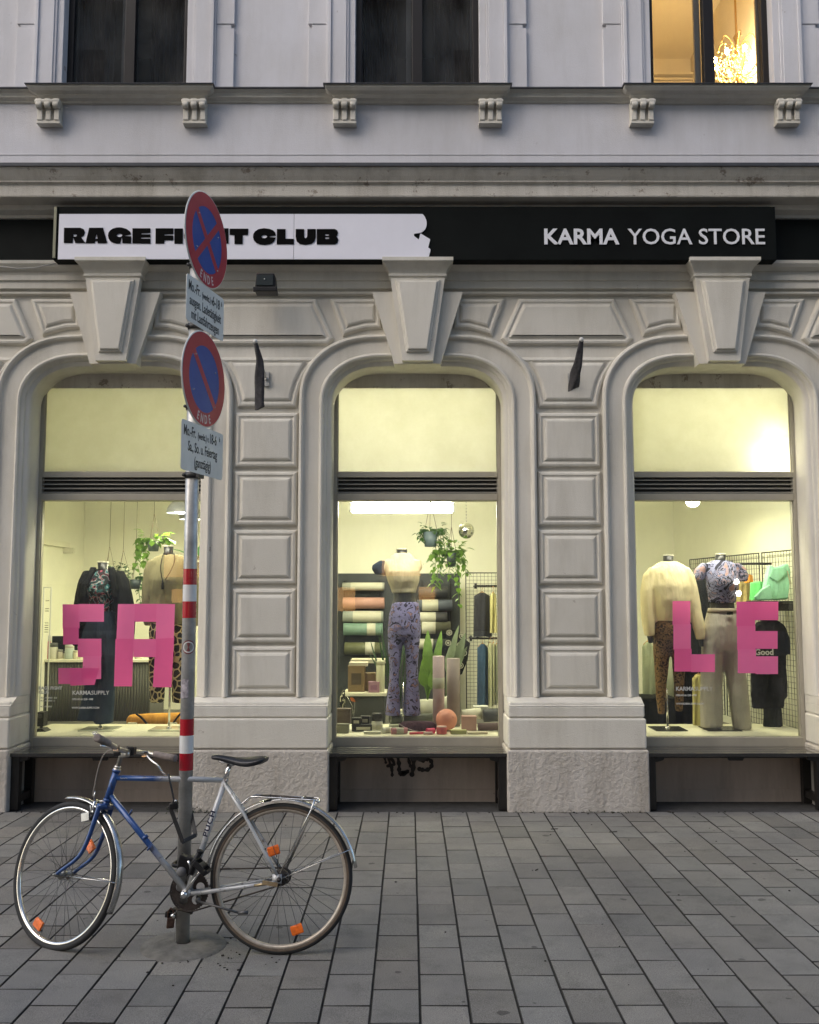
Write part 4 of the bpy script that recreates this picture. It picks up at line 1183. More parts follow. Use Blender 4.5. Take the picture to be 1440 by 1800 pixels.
# front lamp bracket / small dynamo lamp
lp = CR + Vector((.085,.02,-.055))
m = MB(); m.T = ST
m.obox(lp, (1,0,-.2), (0,1,0), (.2,0,1), .026, .022, .020)
m.cyl(lp+Vector((-.02,0,.02)), lp+Vector((-.006,0,.055)), .0055, 8); m.cyl(lp+Vector((-.03,0,-.01)), CR+Vector((.01,.035,-.06)), .004, 8)
m.build('dynamo', mat('dull_chrome', (.35,.35,.34), .3, .9, .3, 30), fk, bevel=.006)
m = MB(); m.T = ST; m.cyl(lp+Vector((-.045,.004,.005)), lp+Vector((-.022,.004,-.002)), .016, 14); m.build('dynamo_body', M_BLK, fk)
# stem and handlebar (world coordinates brought into the bicycle's frame)
def Wd(px, py, Y): return BMI @ at(px, py, Y)
stem_top = Wd(223, 1322, 4.58)
m = MB(); m.smooth = True
m.tube([HT, HT-ax*.012], .019, 16); m.cyl(HT-ax*.012, HT-ax*.024, .0165, 12)
m.tube([HT-ax*.02, HT-ax*.075, stem_top+Vector((-.004,0,-.012)), stem_top], [.0112,.0112,.0125,.014], 14)
m.build('stem', mat('worn_alloy', (.55,.52,.46), .32, .95, .3, 20), bike)
P_ = [Wd(173,1298,4.24), Wd(186,1304,4.30), Wd(203,1313,4.40), Wd(214,1319,4.50), Wd(223,1321,4.58), Wd(234,1321,4.66), Wd(247,1322,4.74), Wd(262,1325,4.76), Wd(284,1328,4.72), Wd(306,1333,4.67)]
def smooth_pts(pts, it=2):
    for _ in range(it):
        q = [pts[0]]
        for a, b in zip(pts, pts[1:]): q += [a*.75+b*.25, a*.25+b*.75]
        q.append(pts[-1]); pts = q
    return pts
hbp = smooth_pts(P_)
hb = one(lambda m: m.tube(hbp, .0112, 14), 'handlebar', mat('worn_alloy', (0,)*3), bike)
def grip(m, a, b, n=6):
    pts = [a.lerp(b, k/n) for k in range(n+1)]
    m.tube([a.lerp(b, -.03)]+pts, [.012]+[.0165+.0008*(k % 2) for k in range(n+1)], 16)
    m.tube([b, b+(b-a).normalized()*.004, b+(b-a).normalized()*.007], [.0185,.0185,.012], 16)
one(lambda m: grip(m, Wd(191,1307,4.34), Wd(172,1297,4.235)), 'grip', M_GRIP, hb)
one(lambda m: grip(m, Wd(272,1326,4.75), Wd(307,1333,4.665)), 'grip', M_GRIP, hb)
def lever(m):
    m.obox(Wd(256,1326,4.75), (1,0,0), (0,1,0), (0,0,1), .014, .014, .012)
    m.tube(smooth_pts([Wd(258,1328,4.74), Wd(266,1337,4.71), Wd(278,1345,4.69), Wd(285,1357,4.68), Wd(291,1362,4.68)], 1), [.006,.0065,.0062,.006,.0058,.0055,.0055,.005,.005,.0045][:10], 8, flat=.8) if 0 else m.tube(smooth_pts([Wd(258,1328,4.74), Wd(266,1337,4.71), Wd(278,1345,4.69), Wd(285,1357,4.68), Wd(291,1362,4.68)], 1), .0055, 8)
one(lever, 'brake_lever', M_CHROME, hb)
def lever2(m):
    m.obox(Wd(205,1315,4.42), (1,0,0), (0,1,0), (0,0,1), .012, .012, .012)
    m.tube([Wd(203,1316,4.42), Wd(190,1313,4.33), Wd(178,1311,4.26)], .005, 8)
one(lever2, 'brake_lever', M_CHROME, hb)
def bell(m):
    c = Wd(167, 1289, 4.30)
    pts = []
    for k in range(13):
        q = 2*math.pi*k/12; pts.append(c + Vector((math.cos(q)*.010, 0, math.sin(q)*.007)))
    m.tube(pts, .002, 6); m.ball(c+Vector((0,0,-.004)), .006, 8)
one(bell, 'cable_end', M_CHROME, hb)
one(lambda m: (m.obox(Wd(232,1320,4.62), (1,0,0), (0,1,0), (0,0,1), .016, .022, .020), m.obox(Wd(229,1313,4.62), (1,0,0), (0,1,0), (0,0,1), .017, .012, .003)), 'lamp_mount', M_BLK, hb, bevel=.003)
one(lambda m: m.obox(Wd(206,1325,4.5), (1,0,0), (0,1,0), (0,0,1), .015, .012, .009), 'clamp', M_BLK, hb, bevel=.003)
one(lambda m: m.tube(smooth_pts([Wd(213,1318,4.46), Wd(196,1316,4.44), Wd(183,1324,4.45), Wd(174,1345,4.5), Wd(168,1372,4.53), Wd(163,1400,4.55)], 2), .0026, 6), 'brake_cable', mat('pale_cable', (.35,.31,.27), .6), bike)
# seat post and saddle
m = MB(); m.smooth = True
top = Vector((.288,0,.862))
m.cyl(SC, top, .0125, 14); m.tube([top+Vector((-.012,-.02,.0)), top+Vector((-.012,.02,.0))], .013, 14)
m.build('seat_post', M_CHROME, bike)
def saddle(m):
    rows = []
    #  u, half width, top z, thickness
    D = [(.380,.006,.898,.010),(.374,.017,.903,.022),(.350,.022,.905,.026),(.315,.024,.900,.030),(.270,.032,.894,.036),(.225,.052,.892,.044),(.185,.070,.896,.050),(.150,.078,.900,.046),(.122,.074,.901,.034),(.108,.055,.899,.020),(.103,.02,.896,.010)]
    for u, hw, z, th in D:
        row = []
        for k in range(20):
            q = 2*math.pi*k/20; cy = math.cos(q); sz = math.sin(q)
            zz = z - (abs(cy)**2.2)*th*.55 if sz >= 0 else z - th*.55 - (1-abs(cy)**3)*th*.35*(0.4) - (abs(cy)**2)*th*.45
            row.append(Vector((u, cy*hw, zz + (0 if sz >= 0 else -.002))))
        rows.append(row)
    m.smooth = True; m.sweep(rows, closed=True); m.add(rows[0], [list(range(19,-1,-1))]); m.add(rows[-1], [list(range(20))])
sdl = one(saddle, 'saddle', M_SAD, bike, subd=1)
m = MB()
for s_ in (-1, 1): m.tube([Vector((.355,s_*.008,.885)), Vector((.325,s_*.018,.868)), Vector((.25,s_*.022,.862)), Vector((.19,s_*.03,.868)), Vector((.145,s_*.035,.875))], .0035, 8)
m.build('saddle_rail', M_CHROME, sdl)
# rack
m = MB()
RK = [Vector((.218,.0,.672)), Vector((.180,.0,.706)), Vector((.160,.0,.713)), Vector((.05,.0,.707)), Vector((-.10,.0,.700)), Vector((-.143,.0,.700))]
for s_ in (-1, 1):
    pts = [p + Vector((0, s_*(.035 if k < 2 else .058), 0)) for k, p in enumerate(RK)]
    m.tube(smooth_pts(pts+[Vector((-.150,s_*.045,.690)), Vector((-.150,s_*.02,.688))], 1), .0042, 8)
    m.tube([Vector((-.138,s_*.058,.700)), Vector((-.125,s_*.060,.655)), RC+Vector((-.005,s_*.066,.03))], .0042, 8)
for u in (.14, .03, -.08): m.tube([Vector((u,-.058,.708)), Vector((u,.058,.708))], .0035, 6)
m.tube([Vector((-.152,-.03,.688)), Vector((-.156,0,.688)), Vector((-.152,.03,.688))], .0042, 8)
rk = m.build('rack', M_CHROME, bike)
m = MB(); m.obox(Vector((.105,.02,.712)), (1,0,0), (0,1,0), (0,0,1), .022, .03, .006); m.tube([Vector((.09,.02,.714)), Vector((-.06,.02,.704)), Vector((-.125,.02,.703))], .0032, 6); m.tube([Vector((.09,-.02,.714)), Vector((-.06,-.02,.704)), Vector((-.125,-.02,.703))], .0032, 6)
m.build('rack_spring', M_DRV, rk)
# crankset, chain, pedals (far side carries the chain)
m = MB(); c = BB + Vector((0,-.048,0)); nT = 44; 
outer = []
for k in range(nT*2):
    q = 2*math.pi*k/(nT*2); r_ = .088 if k % 2 else .0935
    outer.append((math.cos(q)*r_, math.sin(q)*r_))
hole = []
loops = [outer]
for k in range(5):
    a = 2*math.pi*k/5+.3; loops.append([(math.cos(a)*.052+math.cos(2*math.pi*j/14)*.021, math.sin(a)*.052+math.sin(2*math.pi*j/14)*.021) for j in range(14)])
m.curve2d(loops, c, (1,0,0), (0,0,1), .0018)
m.tube([c, c+Vector((0,.01,0))], .024, 18)
ck = m.build('chainring', M_DRV, bike)
m = MB()
cu = BB + Vector((0,.062,0)); pe = Vector((.371,.075,.405)); 
m.tube([cu-Vector((0,.012,0)), cu+Vector((0,.012,0))], .016, 16)
m.tube([cu, cu.lerp(pe,.5), pe], [.0105,.0085,.0085], 10, flat=.7)
m.tube([pe-Vector((0,.008,0)), pe+Vector((0,.012,0))], .012, 12)
cu2 = BB - Vector((0,.062,0)); pe2 = Vector((.559,-.075,.131)).lerp(cu2, .12)
m.tube([cu2, cu2.lerp(pe2,.5), pe2], [.0105,.0085,.0085], 10, flat=.7); m.tube([pe2-Vector((0,.012,0)), pe2+Vector((0,.008,0))], .012, 12)
m.build('crank', M_CHROME, bike)
for p, s_ in ((pe, 1), (pe2, -1)):
    m = MB(); q = p + Vector((0, s_*.055, 0))
    X = Vector((.75, 0, .66)) if s_ > 0 else Vector((1, 0, .1)); Z = Vector((-X.z, 0, X.x))
    m.cyl(p, q+Vector((0,s_*.045,0)), .008, 10)
    for k in (-1, 1):
        m.obox(q+X*.038*k, X, (0,1,0), Z, .006, .045, .014)
        m.obox(q+Vector((0,k*.044,0)), X, (0,1,0), Z, .036, .003, .013)
    m.obox(q, X, (0,1,0), Z, .014, .044, .012)
    m.build('pedal', M_BLK, bike, bevel=.003)
def chain(m):
    rr, fr_ = .0945, .037
    a, b = BB.copy(), RC.copy(); y = -.048
    d_ = (b-a).to_2d() if 0 else None
    dx, dz = b.x-a.x, b.z-a.z; L_ = math.hypot(dx, dz); base = math.atan2(dz, dx); off = math.acos((rr-fr_)/L_)
    pts = []
    for k in range(25):
        q = base+off + (2*math.pi-2*off)*k/24; pts.append((a.x+math.cos(q)*rr, y, a.z+math.sin(q)*rr))
    for k in range(13):
        q = base-off + 2*off*k/12; pts.append((b.x+math.cos(q)*fr_, y, b.z+math.sin(q)*fr_))
    m.tube(pts, .0042, 6, closed=True)
one(chain, 'chain', M_DRV, bike)
def ks(m):
    a = Vector((.405,.03,.235)); b = Vector((.20,.075,.195)); e = Vector((.155,.082,.198))
    m.tube([Vector((.41,.0,.25)), a], .012, 10); m.tube([a, b], .0055, 8); m.tube([b, e], .0095, 10)
one(ks, 'kickstand', mat('dark_alloy', (.12,.12,.12), .45, .7), bike)
one(lambda m: (m.tube([RC+Vector((.115,.068,-.026)), RC+Vector((.03,.072,-.014))], .006, 8), m.obox(RC+Vector((.04,.073,-.016)), (1,0,.15), (0,1,0), (-.15,0,1), .036, .004, .009)), 'hub_arm', mat('worn_brass', (.42,.33,.2), .4, .8, .4, 20), bike)
# pump pegs and a small part on the down tube
one(lambda m: (m.cyl(Vector((.775,0,.612)), Vector((.758,0,.642)), .004, 8), m.cyl(Vector((.655,.012,.478)), Vector((.665,.016,.455)), .004, 8), m.tube([Vector((.69,.0,.52)), Vector((.68,.0,.508))], .0165, 12)), 'pump_peg', M_BBL, fr)
# folding lock hung over the top tube and round the pole
def lock():
    p = at(302, 1372, 4.60)
    t = thing('folding_lock', 'black folding bicycle lock hanging from the top tube beside the pole', 'bicycle lock', tuple(p))
    q = [at(296,1360,4.56), at(300,1378,4.56), at(306,1406,4.57), at(304,1412,4.57)]
    one(lambda m: m.tube(q, .0075, 8, flat=.6), 'strap', mat('lock_strap', (.035,.035,.038), .5), t)
    def bars(m):
        for a, b in ((at(299,1418,4.60), at(321,1479,4.60)), (at(321,1480,4.62), at(344,1468,4.66)), (at(344,1468,4.68), at(335,1424,4.74)), (at(300,1415,4.60), at(312,1410,4.60))):
            d_ = (b-a).normalized(); m.obox((a+b)/2, d_, (0,1,0), d_.cross(Vector((0,1,0))), (b-a).length/2+.004, .004, .0095)
    one(bars, 'link', mat('lock_grey', (.03,.03,.03), .45), t, bevel=.002)
    one(lambda m: (m.obox(at(306,1417,4.59), (1,0,.1), (0,1,0), (-.1,0,1), .020, .012, .015)), 'lock_body', M_BLK, t, bevel=.006)
    one(lambda m: m.ball(at(309,1408,4.585), .007, 8), 'keyhole', M_CHROME, t)
lock()
def ulock():
    p = at(332, 1515, 4.60)
    t = thing('chain_lock', 'bulky black bicycle lock clamped round the pole above the pedals', 'bicycle lock', tuple(p))
    def body(m):
        a = [at(318,1500,4.60), at(330,1505,4.60), at(343,1506,4.60), at(350,1512,4.60), at(341,1538,4.60), at(331,1534,4.60), at(312,1528,4.60)]
        m.prism([(v.x, v.z) for v in a], 4.575, 4.625)
        m.tube([at(352,1497,4.58), at(341,1518,4.57), at(335,1537,4.57)], [.013,.015,.013], 12)
        m.tube([at(353,1494,4.58), at(351,1499,4.58)], .018, 12)
    one(body, 'lock_body', M_BLK, t, bevel=.006)
    one(lambda m: m.ball(at(319,1533,4.57), .024, 16, (1,.7,1)), 'reel', mat('grey_plastic', (.12,.12,.12), .5), t)
    one(lambda m: m.tube([at(331,1513,4.565), at(334,1520,4.565), at(335,1528,4.565)], .006, 8), 'badge', M_CHROME, t)
    def sh(m):
        pts = []
        for k in range(20):
            q = 2*math.pi*k/20; pts.append((PXc+.047*math.cos(q), PYc-.012+.055*math.sin(q), at(332,1520,4.66).z+.01*math.cos(q)))
        m.tube(pts, .010, 8, closed=True)
    one(sh, 'cable', M_BLK, t)
ulock()
# ---------------------------------------------------------------- inside the shop: mannequins
def blot(name, cols, scale, dist=0, rough=.7, kind='noise', sharp=.02, trans=0):
    m = bpy.data.materials.new(name); m.use_nodes = True
    t = m.node_tree; N = t.nodes; L = t.links; b = N['Principled BSDF']; b.inputs['Roughness'].default_value = rough; b.inputs['Specular IOR Level'].default_value = .2
    tc = N.new('ShaderNodeTexCoord')
    if kind == 'voronoi':
        v = N.new('ShaderNodeTexVoronoi'); v.feature = 'DISTANCE_TO_EDGE'; v.inputs['Scale'].default_value = scale; src = v.outputs['Distance']; L.new(tc.outputs['Object'], v.inputs['Vector'])
    else:
        v = N.new('ShaderNodeTexNoise'); v.inputs['Scale'].default_value = scale; v.inputs['Detail'].default_value = 2; v.inputs['Distortion'].default_value = dist; src = v.outputs[0]; L.new(tc.outputs['Object'], v.inputs['Vector'])
    r = N.new('ShaderNodeValToRGB'); L.new(src, r.inputs[0]); e = r.color_ramp.elements
    e[0].position = cols[0][0]; e[0].color = (*cols[0][1], 1); e[1].position = cols[1][0]; e[1].color = (*cols[1][1], 1)
    for p, c in cols[2:]:
        q = e.new(p); q.color = (*c, 1)
    L.new(r.outputs[0], b.inputs['Base Color'])
    n = N.new('ShaderNodeTexNoise'); n.inputs['Scale'].default_value = 16; n.inputs['Detail'].default_value = 3; L.new(tc.outputs['Object'], n.inputs['Vector'])
    bu = N.new('ShaderNodeBump'); bu.inputs['Strength'].default_value = .5; bu.inputs['Distance'].default_value = .03; L.new(n.outputs[0], bu.inputs['Height']); L.new(bu.outputs[0], b.inputs['Normal'])
    MATS[name] = m
    return m
def cloth(name, col, var=.12):
    new = name not in MATS
    m = mat(name, col, .88, 0, var, 7, spec=.12)
    if new:
        N = m.node_tree.nodes; L = m.node_tree.links; b = N['Principled BSDF']
        tc = N.new('ShaderNodeTexCoord'); prev = None
        for sc3, st, ds in (((11,11,2.2), .75, .05), ((60,60,60), .25, .006)):
            mp = N.new('ShaderNodeMapping'); mp.inputs['Scale'].default_value = sc3; L.new(tc.outputs['Object'], mp.inputs[0])
            n = N.new('ShaderNodeTexNoise'); n.inputs['Scale'].default_value = 1; n.inputs['Detail'].default_value = 3; L.new(mp.outputs[0], n.inputs['Vector'])
            bu = N.new('ShaderNodeBump'); bu.inputs['Strength'].default_value = st; bu.inputs['Distance'].default_value = ds; L.new(n.outputs[0], bu.inputs['Height'])
            if prev: L.new(prev, bu.inputs['Normal'])
            prev = bu.outputs[0]
        L.new(prev, b.inputs['Normal'])
    return m
C_BLACK = cloth('black_cloth', (.012, .013, .013), .3)
C_NAVY = cloth('navy_cloth', (.030, .046, .075), .25)
C_OLIVE = cloth('olive_cloth', (.24, .215, .12))
C_YEL = cloth('cream_yellow_cloth', (.84, .73, .46), .06)
C_GREY = cloth('warm_grey_cloth', (.50, .465, .41), .12)
C_BEI = cloth('beige_cloth', (.50, .45, .33))
C_MAN = mat('mannequin_black', (.018, .018, .018), .4)
C_MULTI = blot('blotched_print', [(.0,(.01,.012,.014)),(1,(.01,.012,.014)),(.42,(.012,.014,.016)),(.47,(.03,.10,.11)),(.52,(.05,.22,.24)),(.545,(.55,.45,.42)),(.57,(.28,.04,.08)),(.64,(.02,.015,.02))], 11, 2.2)
C_SWIRL = blot('lilac_swirl_print', [(0,(.02,.02,.04)),(1,(.24,.23,.36)),(.40,(.03,.03,.05)),(.43,(.30,.30,.46)),(.50,(.28,.29,.46)),(.52,(.025,.025,.04)),(.545,(.03,.03,.05)),(.56,(.30,.29,.44)),(.66,(.45,.26,.22))], 8, 2.4)
C_FLARE = blot('violet_print', [(0,(.02,.02,.05)),(1,(.20,.19,.36)),(.37,(.025,.02,.05)),(.40,(.22,.21,.40)),(.56,(.20,.19,.38)),(.585,(.03,.025,.06)),(.61,(.03,.025,.06)),(.63,(.34,.19,.16)),(.68,(.15,.13,.28))], 16, 1.0)
C_LEO = blot('leopard_print', [(0,(.02,.013,.008)),(1,(.26,.15,.06)),(.44,(.03,.018,.01)),(.50,(.22,.125,.05))], 55, 1.0)
C_GIR = blot('spotted_print', [(0,(.52,.42,.22)),(1,(.014,.012,.01)),(.07,(.50,.40,.22)),(.10,(.016,.013,.01))], 16, kind='voronoi')
MY = 8.46
def lofts(m, rows, Y=MY, yo=0, n=26):
    rg = []
    for r_ in rows:
        py, L_, R_, ry = r_[:4]; o = (r_[4] if len(r_) > 4 else 0) + yo
        a, b = at(L_, py, Y), at(R_, py, Y)
        rg.append(((a.x+b.x)/2, Y+o, a.z, (b.x-a.x)/2, ry))
    m.loft(rg, n)
def mannequin(label, x_px, parts, neck, base=(1287, .15), Y=MY, basemat=None, group='headless mannequins in the shop windows', pole=(1255, 1287)):
    o = at(x_px, base[0], Y); o.z = .512
    t = thing('mannequin', label, 'mannequin', tuple(o), group)
    m = MB(); lofts(m, neck, Y); m.build('neck', C_MAN, t)
    a = at(x_px, neck[0][0], Y); rr = (at(neck[0][2], neck[0][0], Y).x - at(neck[0][1], neck[0][0], Y).x)/2; cx_ = (neck[0][1]+neck[0][2])/2; a = at(cx_, neck[0][0], Y)
    m = MB(); m.lathe(a, (0,0,1), [(rr*1.0,-.002),(rr*1.05,.002),(rr*1.0,.008),(0,.009)], 20); m.build('neck_cap', mat('cap_cream', (.55,.52,.42), .5), t)
    for nm, mt, ls, vox in parts:
        m = MB()
        for l in ls:
            yo = 0
            if isinstance(l, tuple) and isinstance(l[0], float): yo, l = l
            lofts(m, l, Y, yo)
        m.build(nm, mt, t, remesh=vox, wr=.007 if vox > .006 and mt not in (C_MAN,) else 0)
    m = MB(); m.cyl((o.x, Y, .52), (o.x, Y, at(0, pole[0]-40, Y).z), .009, 10); m.lathe((o.x, Y, .52), (0,0,1), [(.022,0),(.022,.012),(.012,.02)], 14); m.build('pole', M_CHROME, t)
    m = MB(); m.box(o.x-base[1], o.x+base[1], Y-.14, Y+.14, .514, .522); m.build('base', basemat or mat('glass_base', (.70,.72,.58), .12, 0, coat=.5), t, bevel=.002)
    return t
mA = mannequin('headless mannequin in black coat, blotched top and flared navy trousers, behind the S', 176, [
    ('top', C_MULTI, [[(1001,172,194,.05),(1008,166,198,.07),(1025,157,201,.095,-.01),(1040,154,202,.115,-.02),(1052,156,200,.10),(1068,158,198,.085),(1085,157,200,.09)]], .012),
    ('coat', C_BLACK, [
        [(1000,162,200,.05,.05),(1008,146,214,.07,.06),(1025,141,222,.08,.07),(1060,140,224,.08,.07),(1100,143,222,.08,.07)],
        [(1003,150,170,.06),(1012,142,166,.08,.01),(1030,139,160,.09),(1050,138,158,.09),(1100,140,160,.09)],
        [(1003,193,210,.06),(1012,197,218,.08,.01),(1030,201,224,.09),(1050,203,226,.09),(1100,203,224,.09)],
        [(1003,146,166,.05,.02),(1020,137,155,.05,.02),(1045,131,153,.05,.02),(1075,127,150,.05,.01),(1110,127,147,.045,-.01),(1135,129,144,.04,-.02)],
        [(1003,197,216,.05,.02),(1020,208,226,.05,.02),(1045,212,232,.05,.02),(1075,214,237,.05,.01),(1110,218,238,.045,-.01),(1135,222,236,.04,-.02)]], .011),
    ('lapel', C_BLACK, [[(997,160,172,.03,-.02),(1010,158,168,.03,-.06),(1030,150,160,.02,-.09),(1050,146,157,.02,-.10)],[(997,192,203,.03,-.02),(1010,195,208,.03,-.06),(1030,201,212,.02,-.09),(1050,203,213,.02,-.10)]], .008),
    ('trousers', C_NAVY, [[(1074,156,202,.09),(1095,149,206,.11),(1115,145,207,.12),(1135,144,206,.11),(1150,145,205,.10)],
        [(1125,144,176,.09),(1160,149,176,.085),(1190,151,177,.075),(1215,148,177,.08),(1240,142,175,.09),(1266,136,174,.11)],
        [(1125,172,206,.09),(1160,174,206,.085),(1190,176,204,.075),(1215,174,202,.08),(1240,171,200,.09),(1271,167,198,.11)]], .011),
    ], [(989,172,191,.045),(1000,173,190,.05),(1006,168,196,.06)], (1287,.15))
mB = mannequin('headless mannequin in olive sweatshirt and spotted trousers, behind the letter A and pole', 297, [
    ('sweatshirt', C_OLIVE, [
        [(974,284,313,.05),(980,270,328,.07),(992,262,338,.09),(1020,262,338,.12,-.01),(1050,264,338,.12),(1080,262,340,.12),(1098,266,336,.11)],
        [(984,260,280,.06),(1000,254,274,.06),(1030,250,270,.06),(1065,249,268,.055),(1100,254,268,.05)],
        [(984,322,342,.06),(1000,330,350,.06),(1030,334,354,.06),(1065,337,358,.055),(1100,338,354,.05)]], .011),
    ('trousers', C_GIR, [[(1080,266,334,.10),(1110,262,338,.11),(1140,263,337,.10)],
        [(1125,262,297,.09),(1170,262,293,.08),(1235,264,288,.07)],
        [(1125,299,337,.09),(1170,300,332,.08),(1235,303,328,.07)]], .011),
    ], [(961,288,305,.045),(972,289,304,.045),(978,284,310,.06)], (1287,.15), pole=(1230,1287))
m = MB()
nk = [at(288,972,MY-.05), at(284,985,MY-.13), at(282,1000,MY-.135), at(285,1018,MY-.135), at(288,1026,MY-.135)]
m.tube(smooth_pts(nk, 1), .004, 6); m.tube([at(286,1019,MY-.135), at(286,1026,MY-.135), at(286,1036,MY-.135)], [.005,.010,.014], 8)
m.tube(smooth_pts([at(306,972,MY-.05), at(308,985,MY-.12), at(300,1005,MY-.14), at(290,1020,MY-.135)], 1), .004, 6)
m.build('necklace', C_BLACK, mB)
mC = mannequin('headless mannequin in beige crop top and violet printed flares, under the tube light', 709, [
    ('crop_top', C_BEI, [
        [(972,694,721,.05),(979,684,728,.06),(990,676,737,.085),(1005,677,738,.11,-.02),(1020,681,738,.11,-.01),(1035,687,733,.09),(1043,689,731,.085)],
        [(984,668,688,.05),(996,664,684,.05),(1004,666,680,.04)], [(984,726,740,.05),(996,730,743,.05),(1002,731,741,.04)]], .010),
    ('shoulder_wrap', C_NAVY, [[(985,668,684,.05),(993,655,682,.06),(1000,653,680,.06),(1010,660,680,.05)]], .010),
    ('waist', C_MAN, [[(1038,691,730,.075),(1052,692,730,.075),(1064,688,734,.08)]], .012),
    ('flares', C_FLARE, [[(1058,690,736,.085),(1080,684,739,.105),(1100,682,740,.11),(1118,682,740,.10)],
        [(1108,682,711,.08),(1140,682,707,.075),(1175,685,703,.065),(1200,684,702,.07),(1230,680,703,.08),(1257,677,704,.09)],
        [(1108,711,740,.08),(1140,712,737,.075),(1175,714,734,.065),(1200,714,736,.07),(1230,711,738,.08),(1257,710,740,.09)]], .010),
    ], [(966,697,716,.045),(978,698,716,.045),(984,692,722,.05)], (1262,.13), Y=8.6, pole=(1240,1262))
mD = mannequin('headless mannequin in cream yellow sweatshirt and leopard leggings, behind the L', 1174, [
    ('sweatshirt', C_YEL, [
        [(987,1160,1191,.05),(994,1150,1204,.07),(1006,1144,1212,.10),(1030,1142,1213,.125,-.01),(1055,1146,1212,.13,-.01),(1080,1147,1213,.12),(1094,1149,1212,.10)],
        [(997,1142,1160,.06),(1012,1130,1154,.065),(1040,1125,1150,.065,-.01),(1075,1125,1148,.06,-.03),(1100,1127,1150,.06,-.04),(1118,1131,1148,.045,-.05)],
        [(997,1196,1211,.06),(1012,1200,1221,.065),(1040,1206,1227,.065,-.01),(1075,1211,1232,.06,-.03),(1104,1216,1238,.06,-.04),(1124,1221,1236,.045,-.05)]], .011),
    ('leggings', C_LEO, [[(1085,1149,1210,.10),(1110,1148,1211,.11),(1130,1148,1211,.10)],
        [(1115,1148,1182,.085),(1150,1149,1178,.075),(1190,1152,1173,.06),(1220,1153,1170,.055),(1255,1157,1168,.04)],
        [(1115,1178,1211,.085),(1150,1181,1208,.075),(1190,1184,1203,.06),(1220,1186,1202,.055),(1250,1188,1199,.04)]], .010),
    ('hand', C_MAN, [[(1112,1134,1146,.03,-.05),(1130,1137,1145,.02,-.06)],[(1120,1224,1234,.03,-.05),(1136,1227,1233,.02,-.06)]], .006),
    ], [(977,1166,1184,.045),(988,1166,1183,.045),(994,1160,1190,.05)], (1288,.14), basemat=mat('dark_base', (.05,.05,.045), .2), pole=(1250,1288))
mE = mannequin('headless mannequin in lilac swirl cropped tee and warm grey sweatpants, behind the E', 1266, [
    ('tee', C_SWIRL, [
        [(985,1252,1281,.05),(990,1243,1290,.07),(1000,1238,1296,.095),(1020,1240,1298,.12,-.02),(1035,1242,1297,.115,-.01),(1050,1245,1294,.10),(1060,1246,1293,.095)],
        [(990,1233,1248,.06),(1000,1222,1243,.065),(1012,1218,1238,.06),(1020,1221,1236,.055)],
        [(990,1286,1300,.06),(1000,1293,1311,.065),(1012,1297,1316,.06),(1022,1300,1313,.055)]], .009),
    ('waist', C_MAN, [[(1055,1249,1290,.08),(1075,1248,1292,.085)]], .012),
    ('sweatpants', C_GREY, [[(1069,1245,1295,.09),(1078,1243,1298,.10),(1100,1237,1302,.12),(1130,1234,1305,.12),(1142,1234,1305,.11)],
        [(1130,1234,1272,.10),(1165,1233,1270,.09),(1200,1232,1270,.085),(1240,1231,1270,.09),(1278,1232,1270,.09)],
        [(1130,1268,1306,.10),(1165,1272,1309,.09),(1200,1278,1313,.085),(1240,1284,1317,.09),(1281,1289,1321,.09)]], .011),
    ], [(975,1257,1276,.045),(986,1257,1275,.045),(991,1250,1282,.05)], (1288,.15), basemat=mat('dark_base', (0,)*3), pole=(1260,1288))
m = MB(); lofts(m, [(1069,1245,1295,.093,-.003),(1077,1243,1297,.102,-.003)]); a = at(1283,1078,MY-.115)
m.build('waistband', mat('waistband_grey', (.34,.29,.22), .8), mE)
one(lambda q: q.box(a.x-.026, a.x+.026, MY-.122, MY-.112, a.z-.012, a.z+.012), 'label_patch', C_BLACK, mE)

# ---------------------------------------------------------------- lamps
def emis(name, col, s): return mat(name, (.8,.8,.8), .5, emit=col, estr=s)
YG = (1.0, .95, .56)
def arealamp(name, loc, size, sy, power, rot=(0,0,0), col=YG, parent=None):
    d = bpy.data.lights.new(name, 'AREA'); d.shape = 'RECTANGLE'; d.size = size; d.size_y = sy; d.energy = power*.46; d.color = col
    o = bpy.data.objects.new(name, d); sc.collection.objects.link(o); o.location = loc; o.rotation_euler = rot
    if parent is not None: o.parent = parent; o.location = Vector(loc) - OFF[parent.name]
    return o
def tube_light():
    a, b = at(614, 893, 9.7), at(800, 893, 9.7); c = (a+b)/2
    t = thing('tube_light', 'bright fluorescent tube light hanging in the middle window', 'tube light', tuple(c))
    one(lambda m: m.box(a.x, b.x, 9.66, 9.74, c.z+.055, c.z+.085), 'housing', mat('lamp_white', (.7,.7,.66), .4), t, bevel=.005)
    one(lambda m: (m.cyl((a.x+.03,9.68,c.z), (b.x-.03,9.68,c.z), .048, 14), m.cyl((a.x+.03,9.78,c.z), (b.x-.03,9.78,c.z), .048, 14)), 'tube', emis('tube_glow', (1,.97,.80), 16), t)
    one(lambda m: (m.box(a.x, a.x+.028, 9.64, 9.80, c.z-.035, c.z+.044), m.box(b.x-.028, b.x, 9.64, 9.80, c.z-.035, c.z+.044)), 'end_cap', mat('lamp_white', (0,)*3), t)
    one(lambda m: (m.cyl((a.x+.2,9.70,c.z+.08), (a.x+.2,9.70,ZC), .003, 6), m.cyl((b.x-.2,9.70,c.z+.08), (b.x-.2,9.70,ZC), .003, 6)), 'wire', M_STEEL, t)
    arealamp('tube_light_lamp', (c.x, 9.70, c.z-.05), 1.1, .15, 24, parent=t)
    arealamp('tube_light_lamp_up', (c.x, 9.70, c.z+.12), 1.1, .15, 30, (math.pi,0,0), parent=t)
tube_light()
